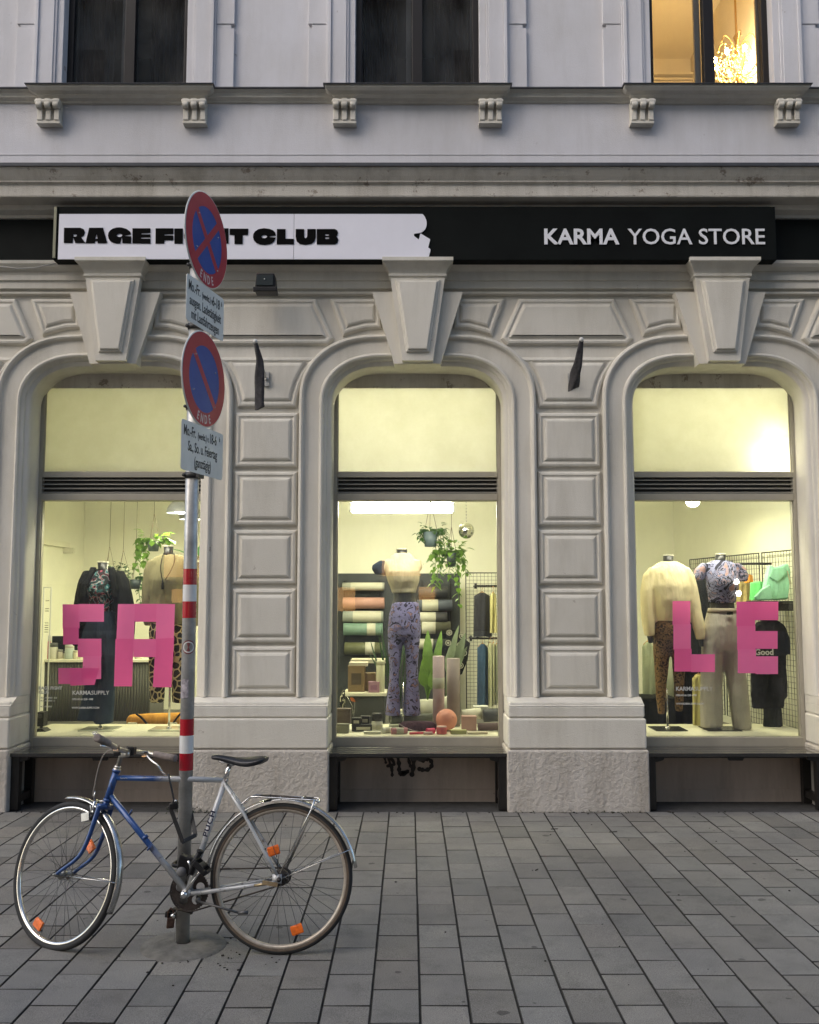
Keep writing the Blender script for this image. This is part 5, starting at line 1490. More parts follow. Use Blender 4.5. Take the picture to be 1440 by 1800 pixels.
def pendant(px, py, Y, label, power=30):
    c = at(px, py, Y)
    t = thing('pendant_lamp', label, 'pendant lamp', tuple(c), 'grey pendant lamps in the left window')
    one(lambda m: m.lathe(c, (0,0,1), [(.135,0),(.137,.004),(.128,.045),(.105,.085),(.07,.115),(.03,.13),(.022,.16),(.0,.162)], 28), 'shade', mat('grey_shade', (.32,.33,.33), .4), t, smooth=True)
    one(lambda m: m.ball(c+Vector((0,0,.035)), .075, 16, (1,1,.55)), 'bulb', emis('bulb_glow', (1,.97,.85), 14), t)
    one(lambda m: m.cyl(c+Vector((0,0,.16)), (c.x, c.y, ZC), .004, 6), 'cord', M_BLK, t)
    arealamp('pendant_light', (c.x, c.y, c.z-.03), .16, .16, power, parent=t)
pendant(318, 902, 9.1, 'nearer grey dome pendant lamp beside the sign pole in the left window', 26)
pendant(338, 913, 10.0, 'farther grey dome pendant lamp partly hidden by the sign pole', 26)
def added_fill_strips():  # hidden strips added to brighten the fronts of the mannequins
    for k, cx in enumerate(CX):
        t = one(lambda m: m.box(cx-.55, cx+.55, 8.105, 8.135, 2.56, 2.59), 'added_fill_strip', mat('added_fill_housing', (.6,.6,.58), .5), bld)
        d = bpy.data.lights.new('added_fill_light', 'AREA'); d.shape = 'RECTANGLE'; d.size = 1.05; d.size_y = .03; d.energy = 9; d.color = (1,.96,.74); d.spread = R(160)
        o = bpy.data.objects.new('added_fill_light', d); sc.collection.objects.link(o); o.parent = t; o.location = Vector((cx, 8.15, 2.553)) - OFF[t.name]; o.rotation_euler = (R(32), 0, 0)
added_fill_strips()
def globe(px, py, Y, label, r, es, power):
    c = at(px, py, Y)
    t = thing('ceiling_lamp', label, 'ceiling lamp', tuple(c), 'lamps in the right window')
    one(lambda m: m.ball(c, r, 20, (1,1,.8)), 'shade', emis('globe_glow', (1,.96,.75), es), t)
    one(lambda m: (m.cyl(c+Vector((0,0,r*.7)), (c.x, c.y, ZC), .006, 8), m.lathe(c+Vector((0,0,r*.7)), (0,0,1), [(.03,0),(.03,.04),(0,.045)], 14)), 'cord', M_STEEL, t)
    arealamp('ceiling_lamp_light', (c.x, c.y, c.z-r-.03), .2, .2, power, parent=t)
    arealamp('ceiling_lamp_up', (c.x, c.y, c.z+r+.1), .2, .2, power*.5, (math.pi,0,0), parent=t)
globe(1352, 806, 8.135, 'bright round lamp glowing through the frosted upper pane of the right window', .072, 14, 1)
globe(1218, 882, 9.0, 'small bright lamp at the top of the clear pane in the right window', .065, 22, 22)
globe(190, 620, 9.2, 'added ceiling lamp hidden high behind the frosted pane of the left window', .08, 16, 40)  # unseen lamp added to light the left room and pane evenly
globe(735, 600, 8.9, 'added ceiling lamp hidden high behind the frosted pane of the middle window', .08, 16, 26)  # another unseen lamp, added for even light behind the middle pane

def chandelier():
    c = at(1296, 108, 9.3)
    t = thing('chandelier', 'glowing crystal chandelier in the lit upper right window', 'chandelier', tuple(c))
    brass = mat('brass', (.55,.36,.12), .3, .9)
    def fr_(m):
        m.lathe(c, (0,0,1), [(.0,-.30),(.02,-.28),(.012,-.1),(.03,-.02),(.05,.04),(.02,.10),(.016,.2),(.035,.26),(.012,.30),(.012,1.2)], 14)
        for k in range(8):
            a = 2*math.pi*k/8; d_ = Vector((math.cos(a), math.sin(a), 0))
            m.tube(smooth_pts([c+Vector((0,0,-.12)), c+d_*.1+Vector((0,0,-.20)), c+d_*.2+Vector((0,0,-.12)), c+d_*.225+Vector((0,0,-.02))], 1), .007, 6)
        for k in range(6):
            a = 2*math.pi*k/6+.4; d_ = Vector((math.cos(a), math.sin(a), 0))
            m.tube(smooth_pts([c+Vector((0,0,.10)), c+d_*.08+Vector((0,0,.22)), c+d_*.16+Vector((0,0,.26)), c+d_*.20+Vector((0,0,.16))], 1), .005, 6)
    one(fr_, 'frame', brass, t)
    m = MB()
    for k in range(8):
        a = 2*math.pi*k/8; p = c + Vector((math.cos(a)*.225, math.sin(a)*.225, .015)); m.ball(p, .020, 10, (1,1,1.6))
    m.build('bulb', emis('candle_glow', (1,.80,.42), 60), t)
    random.seed(5); m = MB()
    for k in range(430):
        a = random.uniform(0, 6.28); lvl = random.random(); r_ = random.choice((.10,.16,.215))*random.uniform(.9,1.1); z = .10 - lvl*.36
        p = c + Vector((math.cos(a)*r_, math.sin(a)*r_, z)); s_ = random.uniform(.006,.011)
        m.add([p+Vector((0,0,s_*1.6)), p+Vector((s_,0,0)), p+Vector((0,s_,0)), p-Vector((s_,0,0)), p-Vector((0,s_,0)), p-Vector((0,0,s_*1.6))], [(0,1,2),(0,2,3),(0,3,4),(0,4,1),(5,2,1),(5,3,2),(5,4,3),(5,1,4)])
    m.build('crystals', mat('crystal', (.95,.85,.5), .05, .6, emit=(1,.68,.18), estr=.7), t)
    d = bpy.data.lights.new('chandelier_light', 'POINT'); d.energy = 42; d.color = (1,.70,.38); d.shadow_soft_size = .25
    o = bpy.data.objects.new('chandelier_light', d); sc.collection.objects.link(o); o.parent = t; o.location = (0, 0, .0)
chandelier()

# ---------------------------------------------------------------- plants
def leafmat(n, c, t_=.45): return mat(n, c, .45, 0, .3, 9, trans=t_)
LF1 = leafmat('pale_green_leaf', (.16,.30,.04)); LF2 = leafmat('mid_green_leaf', (.06,.15,.03)); LF3 = leafmat('dark_green_leaf', (.03,.075,.025))
def leaf(m, p, d, up, l, w_, bend=.25):
    d = Vector(d).normalized(); s_ = d.cross(Vector(up)).normalized(); n = s_.cross(d)
    rows = []
    for f, ww in ((0,.05),(.18,.75),(.42,1),(.7,.72),(.9,.3),(1,.02)):
        c = Vector(p) + d*l*f - n*bend*l*f*f
        rows.append([c - s_*w_*ww*.5 + n*w_*ww*.12, c, c + s_*w_*ww*.5 + n*w_*ww*.12])
    m.smooth = True; m.sweep(rows); m.smooth = False
def hanging_plant(label, px, py, Y, pot, vines, mt, potmat, leafsize, seed, strings=None, bush=20, bushr=.12):
    random.seed(seed)
    c = at(px, py, Y)
    t = thing('hanging_plant', label, 'hanging plant', tuple(c), 'potted plants hanging in the shop')
    pr, ph = pot
    one(lambda m: m.lathe(c, (0,0,1), [(0,-ph/2),(pr*.78,-ph/2),(pr,ph/2),(pr*.93,ph/2),(pr*.9,ph/2-.015),(0,ph/2-.015)], 22), 'pot', potmat, t)
    def st(m):
        tip = Vector((c.x, c.y, c.z+ph/2+(strings or .28)))
        for k in range(3):
            q = 2*math.pi*k/3+.4; m.tube([c+Vector((math.cos(q)*pr, math.sin(q)*pr, ph/2)), tip], .0022, 5)
        m.tube([tip, Vector((c.x, c.y, ZC))], .0022, 5)
    one(st, 'string', mat('brown_string', (.12,.09,.05), .8), t)
    m = MB()
    for k in range(bush):
        a = random.uniform(0, 6.28); e = random.uniform(-.2, .9); d_ = Vector((math.cos(a), math.sin(a)*.8, e))
        p = c + Vector((0,0,ph/2)) + d_*random.uniform(.03, bushr)
        leaf(m, p, d_+Vector((0,0,random.uniform(-.8,.2))), (0,0,1), leafsize*random.uniform(.7,1.2), leafsize*random.uniform(.6,.85), .4)
    for (ex, ey, dy) in vines:
        e = at(ex, ey, Y+dy); s0 = c + Vector((0,0,ph/2)); mid = Vector((e.x*.75+s0.x*.25, (e.y+s0.y)/2, s0.z+.03))
        pts = [s0.lerp(mid, k/6) if k < 6 else mid.lerp(e, (k-6)/10) for k in range(17)]
        pts = [p + Vector((random.uniform(-.01,.01), random.uniform(-.01,.01), 0)) for p in pts]
        m.tube(pts, .003, 5)
        for k, p in enumerate(pts[3:]):
            for _ in range(2 if k % 2 else 1):
                a = random.uniform(0, 6.28)
                leaf(m, p, (math.cos(a), math.sin(a)*.6-.3, -.35), (0,0,1), leafsize*random.uniform(.65,1.1), leafsize*random.uniform(.5,.8), .35)
    m.build('foliage', mt, t)
wirepot = mat('wire_basket', (.10,.13,.11), .6, 0, .5, 30)
dkpot = mat('dark_pot', (.03,.045,.045), .5)
hanging_plant('trailing pothos in a wire basket hung high in the left window', 270, 960, 8.9, (.058,.095), [(240,975,0),(238,1000,.05),(254,990,-.05),(300,950,.02)], LF1, wirepot, .075, 1, .26, 26, .13)
hanging_plant('small leafy plant in a black pot hung low behind the olive sweatshirt', 238, 1027, 8.95, (.055,.09), [(252,1058,0),(246,1070,.03)], LF2, dkpot, .05, 2, .2, 10, .07)
hanging_plant('thin trailing plant hung above the shoulder of the black coat', 216, 1003, 9.1, (.05,.04), [(206,1012,0),(226,1014,0)], LF3, mat('pale_bowl', (.35,.36,.25), .6), .03, 3, .18, 22, .09)
hanging_plant('small pot hanging on long strings behind the black coat', 192, 1000, 9.3, (.045,.05), [], LF2, dkpot, .03, 6, .2, 5, .04)
hanging_plant('plant in a blue grey bucket hung under the tube light', 757, 948, 9.0, (.072,.14), [(741,952,-.02),(738,945,0),(778,985,0),(784,1000,.04),(766,975,-.04),(790,960,.05),(775,1020,0)], LF2, mat('blue_grey_pot', (.10,.14,.16), .5), .055, 4, .3, 34, .14)
hanging_plant('large trailing plant in a dark pot hung beside the disco ball', 794, 984, 8.95, (.05,.13), [(812,985,0),(818,1008,.03),(790,1015,0),(768,1030,-.03),(760,1025,0),(756,985,-.02),(803,1010,-.04),(806,1062,.1)], LF1, mat('slate_pot', (.05,.065,.07), .5), .07, 5, .25, 38, .15)
def shelf_plant():
    random.seed(12); c = at(345, 985, 9.0)
    t = thing('potted_plant', 'dark broad leaved plant behind the sign pole in the left window', 'plant', tuple(c))
    m = MB()
    for a, e, l in ((-1,.2,.30),(-.8,.7,.26),(.8,.6,.28),(1,.1,.24),(.3,.9,.25),(-.2,-.3,.2)):
        leaf(m, c, (a, -.2, e), (0,0,1), l, l*.36, .3)
    m.build('foliage', LF3, t)
    one(lambda q: q.lathe(c+Vector((0,0,-.08)), (0,0,1), [(0,-.06),(.06,-.06),(.075,.06),(0,.06)], 18), 'pot', dkpot, t)
    one(lambda q: q.cyl(c+Vector((0,0,-.14)), (c.x, c.y, ZF), .012, 8), 'stand', M_BLK, t)
shelf_plant()
def floor_plant(name, label, px, py, Y, leaves, mt, zb, pot=(.09,.16,(.5,.5,.42))):
    c = at(px, py, Y)
    t = thing('potted_plant', label, 'plant', (c.x, c.y, zb))
    m = MB()
    for tx, ty, dy, w_ in leaves:
        e = at(tx, ty, Y+dy); s0 = Vector((c.x, c.y, zb+pot[1])); d_ = e-s0; L_ = d_.length
        m.tube([s0, s0+d_*.45], .006, 6); 
        leaf(m, s0+d_*.4, d_, (random.uniform(-.5,.5),-1,random.uniform(-.1,.4)), L_*.66, w_*.8, random.uniform(.2,.45))
    m.build('foliage', mt, t)
    one(lambda q: q.lathe((c.x,c.y,zb), (0,0,1), [(0,0),(pot[0]*.8,0),(pot[0],pot[1]),(pot[0]*.92,pot[1]),(0,pot[1]-.02)], 22), 'pot', mat('pot_'+name, pot[2], .6), t)
floor_plant('green', 'bright green broad leaved plant in a white pot beside the violet flares', 752, 1235, 9.3, [(752,1115,0,.13),(745,1150,.05,.14),(770,1130,-.05,.11),(778,1112,.1,.10),(740,1175,0,.12),(765,1180,-.05,.13),(757,1195,.03,.10)], LF1, .52)
floor_plant('pale', 'tall plant with pale striped leaves behind the pink roll', 783, 1230, 9.6, [(815,1118,0,.12),(812,1140,-.03,.11),(790,1125,.05,.10),(800,1105,0,.09)], leafmat('striped_leaf', (.22,.28,.17)), .52)
floor_plant('palm', 'dark spiky palm behind the legs of the violet flares', 700, 1235, 9.5, [(668,1110,0,.03),(675,1135,.1,.03),(655,1150,0,.03),(690,1100,0,.03),(705,1110,-.05,.03),(718,1120,0,.03),(725,1140,.05,.03),(660,1125,-.1,.03),(698,1130,0,.035),(645,1130,.1,.028),(678,1160,0,.03)], LF3, .40)

# ---------------------------------------------------------------- disco ball
def disco():
    c = at(820, 933, 8.9)
    t = thing('disco_ball', 'small mirrored disco ball hanging right of the tube light', 'disco ball', tuple(c))
    m = MB(); r_ = .076; n1 = 14
    for i in range(n1):
        t0, t1 = math.pi*i/n1+.01, math.pi*(i+1)/n1-.01; k = max(5, int(26*math.sin((t0+t1)/2)))
        for j in range(k):
            a0, a1 = 2*math.pi*j/k+.01, 2*math.pi*(j+1)/k-.01
            S = lambda th, a: c+Vector((math.sin(th)*math.cos(a), math.sin(th)*math.sin(a), math.cos(th)))*r_
            m.add([S(t0,a0), S(t1,a0), S(t1,a1), S(t0,a1)], [(0,1,2,3)])
    m.build('mirror_tiles', mat('mirror_tile', (.75,.75,.70), .08, 1), t)
    one(lambda q: q.ball(c, r_*.985, 20), 'core', mat('ball_core', (.12,.12,.11), .5), t)
    def ch(q):
        k = int((ZC-c.z-r_)/.03)
        for j in range(k): q.ball(c+Vector((0,0,r_+.015+j*.03)), .006, 6, (1,1,1.7))
    one(ch, 'chain', M_STEEL, t)
disco()

# ---------------------------------------------------------------- mat shelves and rolled mats
def mat_shelf():
    a, b = at(560, 1008, 10.95), at(809, 1165, 10.95)
    t = thing('display_wall', 'tall black display board holding the rolled yoga mats', 'display board', ((a.x+b.x)/2, 10.95, ZF))
    one(lambda m: m.box(a.x, b.x, 10.93, 10.98, ZF, a.z), 'board', mat('charcoal_board', (.022,.027,.030), .55, 0, .2, 3), t, bevel=.003)
    def br(m):
        for px in (606, 668, 742, 792): 
            x = at(px, 1060, 10.9).x; m.box(x-.008, x+.008, 10.905, 10.93, at(0,1150,10.9).z, at(0,1020,10.9).z)
    one(br, 'rail', M_BLK, t)
mat_shelf()
def roll(name, label, cat, a, b, r_, col, grp=None, lab=None, end=(.03,.03,.03)):
    a, b = Vector(a), Vector(b); d_ = (b-a).normalized(); L_ = (b-a).length
    t = thing(name, label, cat, tuple((a+b)/2), grp)
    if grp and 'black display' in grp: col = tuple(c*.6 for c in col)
    mt = mat('mat_%02d%02d%02d' % tuple(int(c*99) for c in col), col, .6, 0, .1, 14)
    one(lambda m: m.lathe(a, d_, [(r_*.25,.004),(r_*.3,0),(r_*.55,.006),(r_*.6,0),(r_*.82,.006),(r_*.88,0),(r_,.002),(r_,L_-.002),(r_*.88,L_),(r_*.82,L_-.006),(r_*.6,L_),(r_*.55,L_-.006),(r_*.3,L_),(0,L_-.01)], 24), 'roll', mt, t)
    if lab: one(lambda m: m.lathe(a, d_, [(r_*1.01,L_*lab[0]),(r_*1.03,L_*lab[0]+.001),(r_*1.03,L_*lab[1]-.001),(r_*1.01,L_*lab[1])], 24), 'paper_band', mat('paper_band', (.44,.43,.35), .7), t)
    return t
for (y, x0, x1, rr, col, lab, ds) in ((1031,602,676,7,(.45,.46,.40),(.2,.95),'topmost left mat, clear wrapped and pale'),(1060,603,676,10,(.62,.33,.27),None,'salmon pink mat, second from the top on the left'),(1084,603,674,10,(.42,.46,.42),(.25,.95),'grey white wrapped mat, middle of the left column'),(1106,604,673,11,(.26,.42,.34),(.6,.82),'mint green mat with a paper band on the left'),(1140,606,672,11,(.15,.16,.07),(.55,.8),'olive green mat, lowest of the left column'),
                         (1040,735,788,9,(.055,.058,.065),None,'charcoal mat, topmost of the right column'),(1064,733,795,10,(.12,.14,.19),(.15,.6),'slate blue mat with a white paper band, right column'),(1085,733,786,9,(.09,.09,.10),(.1,.62),'dark mat with a wide pale band, middle right column'),(1103,733,792,11,(.10,.10,.06),(.15,.55),'dark olive mat with a printed band, right column'),(1132,735,788,9,(.05,.06,.055),(.0,.5),'black mat with a white band, lowest of the right column')):
    roll('yoga_mat', 'rolled ' + ds, 'yoga mat', at(x0, y, 10.82), at(x1, y, 10.82), rr*.0064, col, 'rolled yoga mats on the black display board', lab)
# grid walls
M_WIRE = mat('black_wire', (.02,.02,.02), .5)
def grid(label, p0, ux, L_, z0, z1, step=.05, bars=()):
    p0 = Vector(p0); ux = Vector(ux)
    t = thing('grid_panel', label, 'grid panel', tuple(p0), 'black wire grid panels in the shop')
    m = MB(); k = int(L_/step)
    nrm = ux.cross(Vector((0,0,1)))
    def bar(a, b, r_):
        d_ = (b-a).normalized(); s_ = d_.cross(nrm); m.obox((a+b)/2, d_, nrm, s_, (b-a).length/2, r_, r_)
    for i in range(k+1): bar(p0+ux*(L_*i/k)+Vector((0,0,z0)), p0+ux*(L_*i/k)+Vector((0,0,z1)), .0016)
    j = int((z1-z0)/step)
    for i in range(j+1):
        z = z0+(z1-z0)*i/j; bar(p0+Vector((0,0,z))+nrm*.004, p0+ux*L_+Vector((0,0,z))+nrm*.004, .0016)
    m.build('wires', M_WIRE, t)
    m = MB()
    for a, b in ((Vector((0,0,z0)), Vector((0,0,z1))), (ux*L_+Vector((0,0,z0)), ux*L_+Vector((0,0,z1))), (Vector((0,0,z1)), ux*L_+Vector((0,0,z1)))):
        m.cyl(p0+a, p0+b, .006, 8)
    m.build('frame', M_WIRE, t)
    return t
a = at(819, 1007, 10.6); z1 = a.z
grid('black wire grid panel behind the clothes rails at the right of the middle window', (a.x, 10.6, 0), (1,0,0), .62, .45, z1, .04)
for k, (y0, y1, zt) in enumerate(((8.35, 9.15, 2.10), (9.2, 9.95, 2.10), (10.0, 10.75, 2.10))):
    grid(['nearest wire grid panel on the right wall behind the mint bag','middle wire grid panel on the right wall of the shop','farthest wire grid panel on the right wall near the corner'][k], (xr(y0)-.06, y0, 0), Vector((xr(y1)-xr(y0), y1-y0, 0)).normalized(), y1-y0, .45, zt, .05)
# hanging clothes
def garment(label, px0, px1, py0, py1, Y, mt, seed, depth=.10, name='hanging_garment', cat='garment', grp='clothes hanging on the rails', flare=.85, hook=True):
    random.seed(seed)
    a, b, c = at(px0, py0, Y), at(px1, py0, Y), at(px0, py1, Y)
    cx_ = (a.x+b.x)/2; hw = (b.x-a.x)/2; z0, z1 = a.z, c.z
    t = thing(name, label, cat, (cx_, Y, z1), grp)
    rows = []; n = 36; ph = random.uniform(0, 6)
    for i in range(15):
        f = i/14; z = z0+(z1-z0)*f
        w_ = hw*(.28+.62*min(1, f/.07) + .12*f)
        row = []
        for k in range(n):
            q = 2*math.pi*k/n
            rip = 1 + (.30*math.sin(5*q+ph+f*1.5) + .16*math.sin(9*q-ph+f*3))*min(1, .25+f)
            row.append((cx_+math.cos(q)*w_*(.86+.14*rip), Y+math.sin(q)*depth*.5*rip, z+.006*math.sin(4*q+ph)*(i == 14)))
        rows.append(row)
    m = MB(); m.smooth = True; m.sweep(rows, closed=True); m.smooth = False
    m.add(rows[0], [list(range(n-1,-1,-1))]); m.add(rows[-1], [list(range(n))])
    m.build('cloth', mt, t)
    if hook:
        m = MB(); top = Vector((cx_, Y, z0)); m.tube(smooth_pts([top, top+Vector((0,0,.04)), top+Vector((.012,0,.06)), top+Vector((.0,0,.075)), top+Vector((-.012,0,.06))], 1), .0025, 5)
        m.tube([top+Vector((-hw*.7,0,-.03)), top+Vector((0,0,.012)), top+Vector((hw*.7,0,-.03))], .007, 6)
        m.build('hanger', mat('wood_hanger', (.38,.2,.07), .5), t)
    return t
garment('charcoal jacket on the upper rail in the middle window', 832, 863, 1042, 1119, 10.3, cloth('charcoal_cloth', (.035,.036,.045)), 1)
garment('pale yellow top beside the charcoal jacket on the upper rail', 861, 873, 1042, 1112, 10.25, cloth('pale_yellow_cloth', (.55,.50,.24)), 2, .2)
garment('blue jeans hanging on the lower rail in the middle window', 838, 859, 1132, 1238, 10.3, cloth('denim', (.045,.085,.15), .3), 3, .14)
for k in range(4): garment(['cream trousers next to the jeans on the lower rail','second pair of cream trousers right of the jeans','sage green trousers near the window edge on the lower rail','pale trousers at the far right of the lower rail'][k], 857+k*6, 866+k*6, 1130+k, 1240-k*3, 10.28-.03*k, cloth(['cream_cloth','cream_cloth','sage_cloth','pale_cloth'][k], [(.42,.42,.27),(.42,.42,.27),(.30,.33,.22),(.5,.48,.34)][k]), 4+k, .2)
def rail(label, a, b, drop):
    t = thing('clothes_rail', label, 'clothes rail', tuple(a), 'black clothes rails in the shop')
    one(lambda m: (m.cyl(a, b, .012, 10), m.cyl(a+Vector((0,0,.03)), a-Vector((0,0,.03)), .014, 8), m.cyl(a, a+Vector((0,drop,0)), .009, 8), m.cyl(b, b+Vector((0,drop,0)), .009, 8)), 'bar', M_BLK, t)
rail('upper clothes rail in front of the grid in the middle window', at(836,1030,10.3), at(890,1030,10.3), .28)
rail('lower clothes rail in front of the grid in the middle window', at(828,1122,10.3), at(890,1122,10.3), .28)
rail('clothes rail above the mint bag in the right window', Vector((3.05,8.95,at(1330,991,8.95).z)), Vector((xr(8.95)-.07,8.95,at(1330,991,8.95).z)), .0)
garment('sage green trousers hanging behind the leopard leggings', 1128, 1150, 1128, 1250, 9.3, cloth('sage_cloth', (0,)*3), 21, .12, flare=1)
garment('pale mint top hanging behind the leopard leggings', 1146, 1184, 1133, 1228, 9.4, cloth('pale_mint_cloth', (.44,.46,.33)), 22, .14)
garment('long black garment between the two right window mannequins', 1184, 1232, 1150, 1284, 9.1, C_BLACK, 23, .2)
garment('black garment hanging high between the two right window mannequins', 1204, 1252, 1010, 1150, 9.2, C_BLACK, 24, .2)
garment('pale yellow dress hanging low between the two right window mannequins', 1216, 1240, 1186, 1284, 8.75, cloth('straw_cloth', (.52,.47,.20)), 25, .12)
def tee():
    p = at(1353, 1246, 8.62)
    t = thing('hanging_tee', 'oversized black tee with white script hanging behind the E', 'tee shirt', tuple(p), 'clothes hanging on the rails')
    m = MB()
    lofts(m, [(1088,1343,1362,.025),(1093,1330,1372,.04),(1106,1322,1381,.055),(1130,1321,1382,.06),(1180,1320,1383,.06),(1224,1320,1385,.055),(1228,1321,1380,.055),(1245,1322,1378,.055)], 8.62)
    lofts(m, [(1096,1362,1376,.035),(1108,1372,1384,.04),(1125,1378,1388,.045),(1150,1381,1389,.04)], 8.60); lofts(m, [(1096,1330,1342,.035),(1108,1321,1332,.04),(1125,1316,1328,.045),(1150,1314,1324,.04)], 8.60)
    m.build('cloth', C_BLACK, t, remesh=.010, wr=.016)
    m = MB(); m.tube(smooth_pts([at(1353,1090,8.62), at(1353,1082,8.62), at(1357,1078,8.62), at(1356,1074,8.62)], 1), .003, 5); m.tube([at(1334,1094,8.62), at(1353,1088,8.62), at(1371,1094,8.62)], .007, 6)
    m.build('hanger', mat('wood_hanger', (.38,.2,.07), .5), t)
tee()
garment('dark patterned shorts hanging under the black tee', 1342, 1374, 1240, 1276, 8.66, cloth('dark_pattern', (.04,.045,.045), .6), 27, .12, hook=False)
garment('cream patterned top hanging in front of the grid left of the mint bag', 1293, 1318, 1020, 1062, 9.3, cloth('cream_pattern', (.45,.36,.16), .5), 28, .1)
garment('orange straps hanging beside the swirl tee', 1309, 1323, 1010, 1024, 9.0, cloth('orange_cloth', (.65,.24,.03)), 29, .06, hook=False)
garment('neon green top lying beside the mint bag', 1318, 1346, 1022, 1054, 8.9, cloth('neon_green_cloth', (.16,.62,.20)), 30, .12, hook=False)
def script():
    o = at(1327, 1151, 8.53)
    t = thing('tee_print', 'white script print on the black tee behind the E', 'print', tuple(o))
    one(lambda m: (m.text('Good', o, size=.072, bold=.0025, ext=.0005), m.text('Vibes', o+Vector((.0,0,-.17)), size=.06, bold=.002, ext=.0005)), 'lettering', mat('vinyl_white', (0,)*3), t)
script()
def bag():
    c = at(1362, 1052, 8.6)
    t = thing('bag', 'mint green padded tote bag standing on the black shelf in the right window', 'bag', tuple(c))
    pg = lambda L_, y: [(at(x, py, y).x, at(x, py, y).z) for x, py in L_]
    m = MB(); m.prism(pg([(1352,993),(1359,997),(1368,996),(1383,990),(1387,1003),(1386,1030),(1383,1053),(1364,1055),(1345,1054),(1342,1040),(1346,1018)], 8.6), 8.56, 8.66)
    bo = m.build('body', cloth('mint_cloth', (.34,.70,.48), .12), t, bevel=.014)
    one(lambda q: q.prism(pg([(1356,1000),(1380,996),(1383,1008),(1366,1022),(1352,1014)], 8.555), 8.545, 8.559), 'flap', cloth('mint_cloth', (0,)*3), t, bevel=.005)
    one(lambda q: q.prism(pg([(1325,1050),(1338,1036),(1353,1027),(1357,1040),(1356,1055),(1330,1056)], 8.52), 8.50, 8.54), 'side_pocket', cloth('mint_cloth', (0,)*3), t, bevel=.012)
    one(lambda q: q.tube(smooth_pts([at(1376,1040,8.6), at(1389,1030,8.57), at(1386,1008,8.55), at(1380,996,8.59)], 1), .006, 8), 'strap', cloth('cream_cloth', (0,)*3), t)
bag()
def shelfr():
    a = at(1333, 1056, 8.6)
    t = thing('shelf', 'black shelf fixed to the right wall under the mint bag', 'shelf', tuple(a))
    one(lambda m: m.box(3.12, xr(8.8)-.075, 8.42, 8.8, a.z-.02, a.z-.002), 'board', M_BLK, t, bevel=.003)
    one(lambda m: (m.box(3.14, xr(8.8)-.075, 8.45, 8.47, a.z-.09, a.z-.021), m.box(3.14, xr(8.8)-.075, 8.76, 8.78, a.z-.09, a.z-.021)), 'bracket', M_BLK, t)
shelfr()
def table(label, x0, x1, y0, y1, z, top, side, name='table', cat='table', corr=False, zb=None, lip=.03):
    zb = ZF if zb is None else zb
    t = thing(name, label, cat, ((x0+x1)/2, y0, zb))
    one(lambda m: m.box(x0-.02, x1+.02, y0-.02, y1, z-lip, z), 'top', top, t, bevel=.003)
    def bd(m):
        if not corr: m.box(x0, x1, y0, y1-.01, zb+.001, z-lip-.0005)
        else:
            k = int((x1-x0)/.03)
            for i in range(k):
                u = x0+(x1-x0)*(i+.5)/k; m.cyl((u, y0+.02, zb+.001), (u, y0+.02, z-lip-.0005), .0135, 8)
            m.box(x0, x1, y0+.022, y1-.01, zb+.001, z-lip-.0005)
    one(bd, 'front', side, t)
    return t
cz = at(150, 1159, 10.2).z
table('long counter with grey corrugated front and pale top in the left window', at(70,1200,10.2).x, at(264,1200,10.2).x, 10.2, 10.8, cz, M_PLT, mat('corrugated_grey', (.10,.10,.085), .5, 0, .2, 4), 'counter', 'counter', True)
pt = at(640, 1218, 9.2)
table('small dark cloth covered table holding boxes in the middle window', at(607,1218,9.2).x, at(676,1218,9.2).x, 9.2, 9.6, pt.z, M_PLT, mat('charcoal_cloth_side', (.06,.065,.06), .8, 0, .2, 8), zb=.36)
table('low black bench covered with dark cloth at the left of the right window', at(1128,1240,9.0).x, at(1182,1240,9.0).x, 8.9, 9.3, at(1150,1227,8.9).z, C_BLACK, C_BLACK, 'low_table', 'table', zb=.36)
# monitor and small goods on the counter
def mon():
    a, b = at(91,1118,10.4), at(136,1156,10.4)
    t = thing('monitor', 'black computer monitor on the counter in the left window', 'monitor', ((a.x+b.x)/2, 10.4, b.z))
    one(lambda m: m.box(a.x, b.x, 10.39, 10.42, b.z+.03, a.z), 'screen', M_BLK, t, bevel=.004)
    one(lambda m: (m.box((a.x+b.x)/2-.02, (a.x+b.x)/2+.02, 10.42, 10.45, b.z, b.z+.12), m.box((a.x+b.x)/2-.09, (a.x+b.x)/2+.09, 10.36, 10.5, b.z-.012, b.z)), 'stand', M_BLK, t)
mon()
def jar(label, px, py_base, Y, r_, h, col, capcol, z=None, cat='jar', grp=None, caph=.25, name='jar', band=None):
    p = at(px, py_base, Y)
    if z is not None: p.z = z
    t = thing(name, label, cat, tuple(p), grp)
    one(lambda m: m.lathe(p, (0,0,1), [(0,0),(r_*.94,0),(r_,.004),(r_,h*(1-caph)-.006),(r_*.9,h*(1-caph)),(0,h*(1-caph))], 18), 'body', mat('jar_%02d%02d%02d' % tuple(int(c*99) for c in col), col, .35), t)
    one(lambda m: m.lathe(p, (0,0,1), [(r_*.85,h*(1-caph)+.0005),(r_*.97,h*(1-caph)+.001),(r_*.97,h-.004),(r_*.9,h),(0,h)], 18), 'lid', mat('jar_%02d%02d%02d' % tuple(int(c*99) for c in capcol), capcol, .4), t)
    if band: one(lambda m: m.lathe(p, (0,0,1), [(r_*1.01,h*.15),(r_*1.012,h*.15),(r_*1.012,h*.5),(r_*1.01,h*.5)], 18), 'label_band', mat('paper_band', (0,)*3), t)
    return t
gd = 'small goods on the counter'
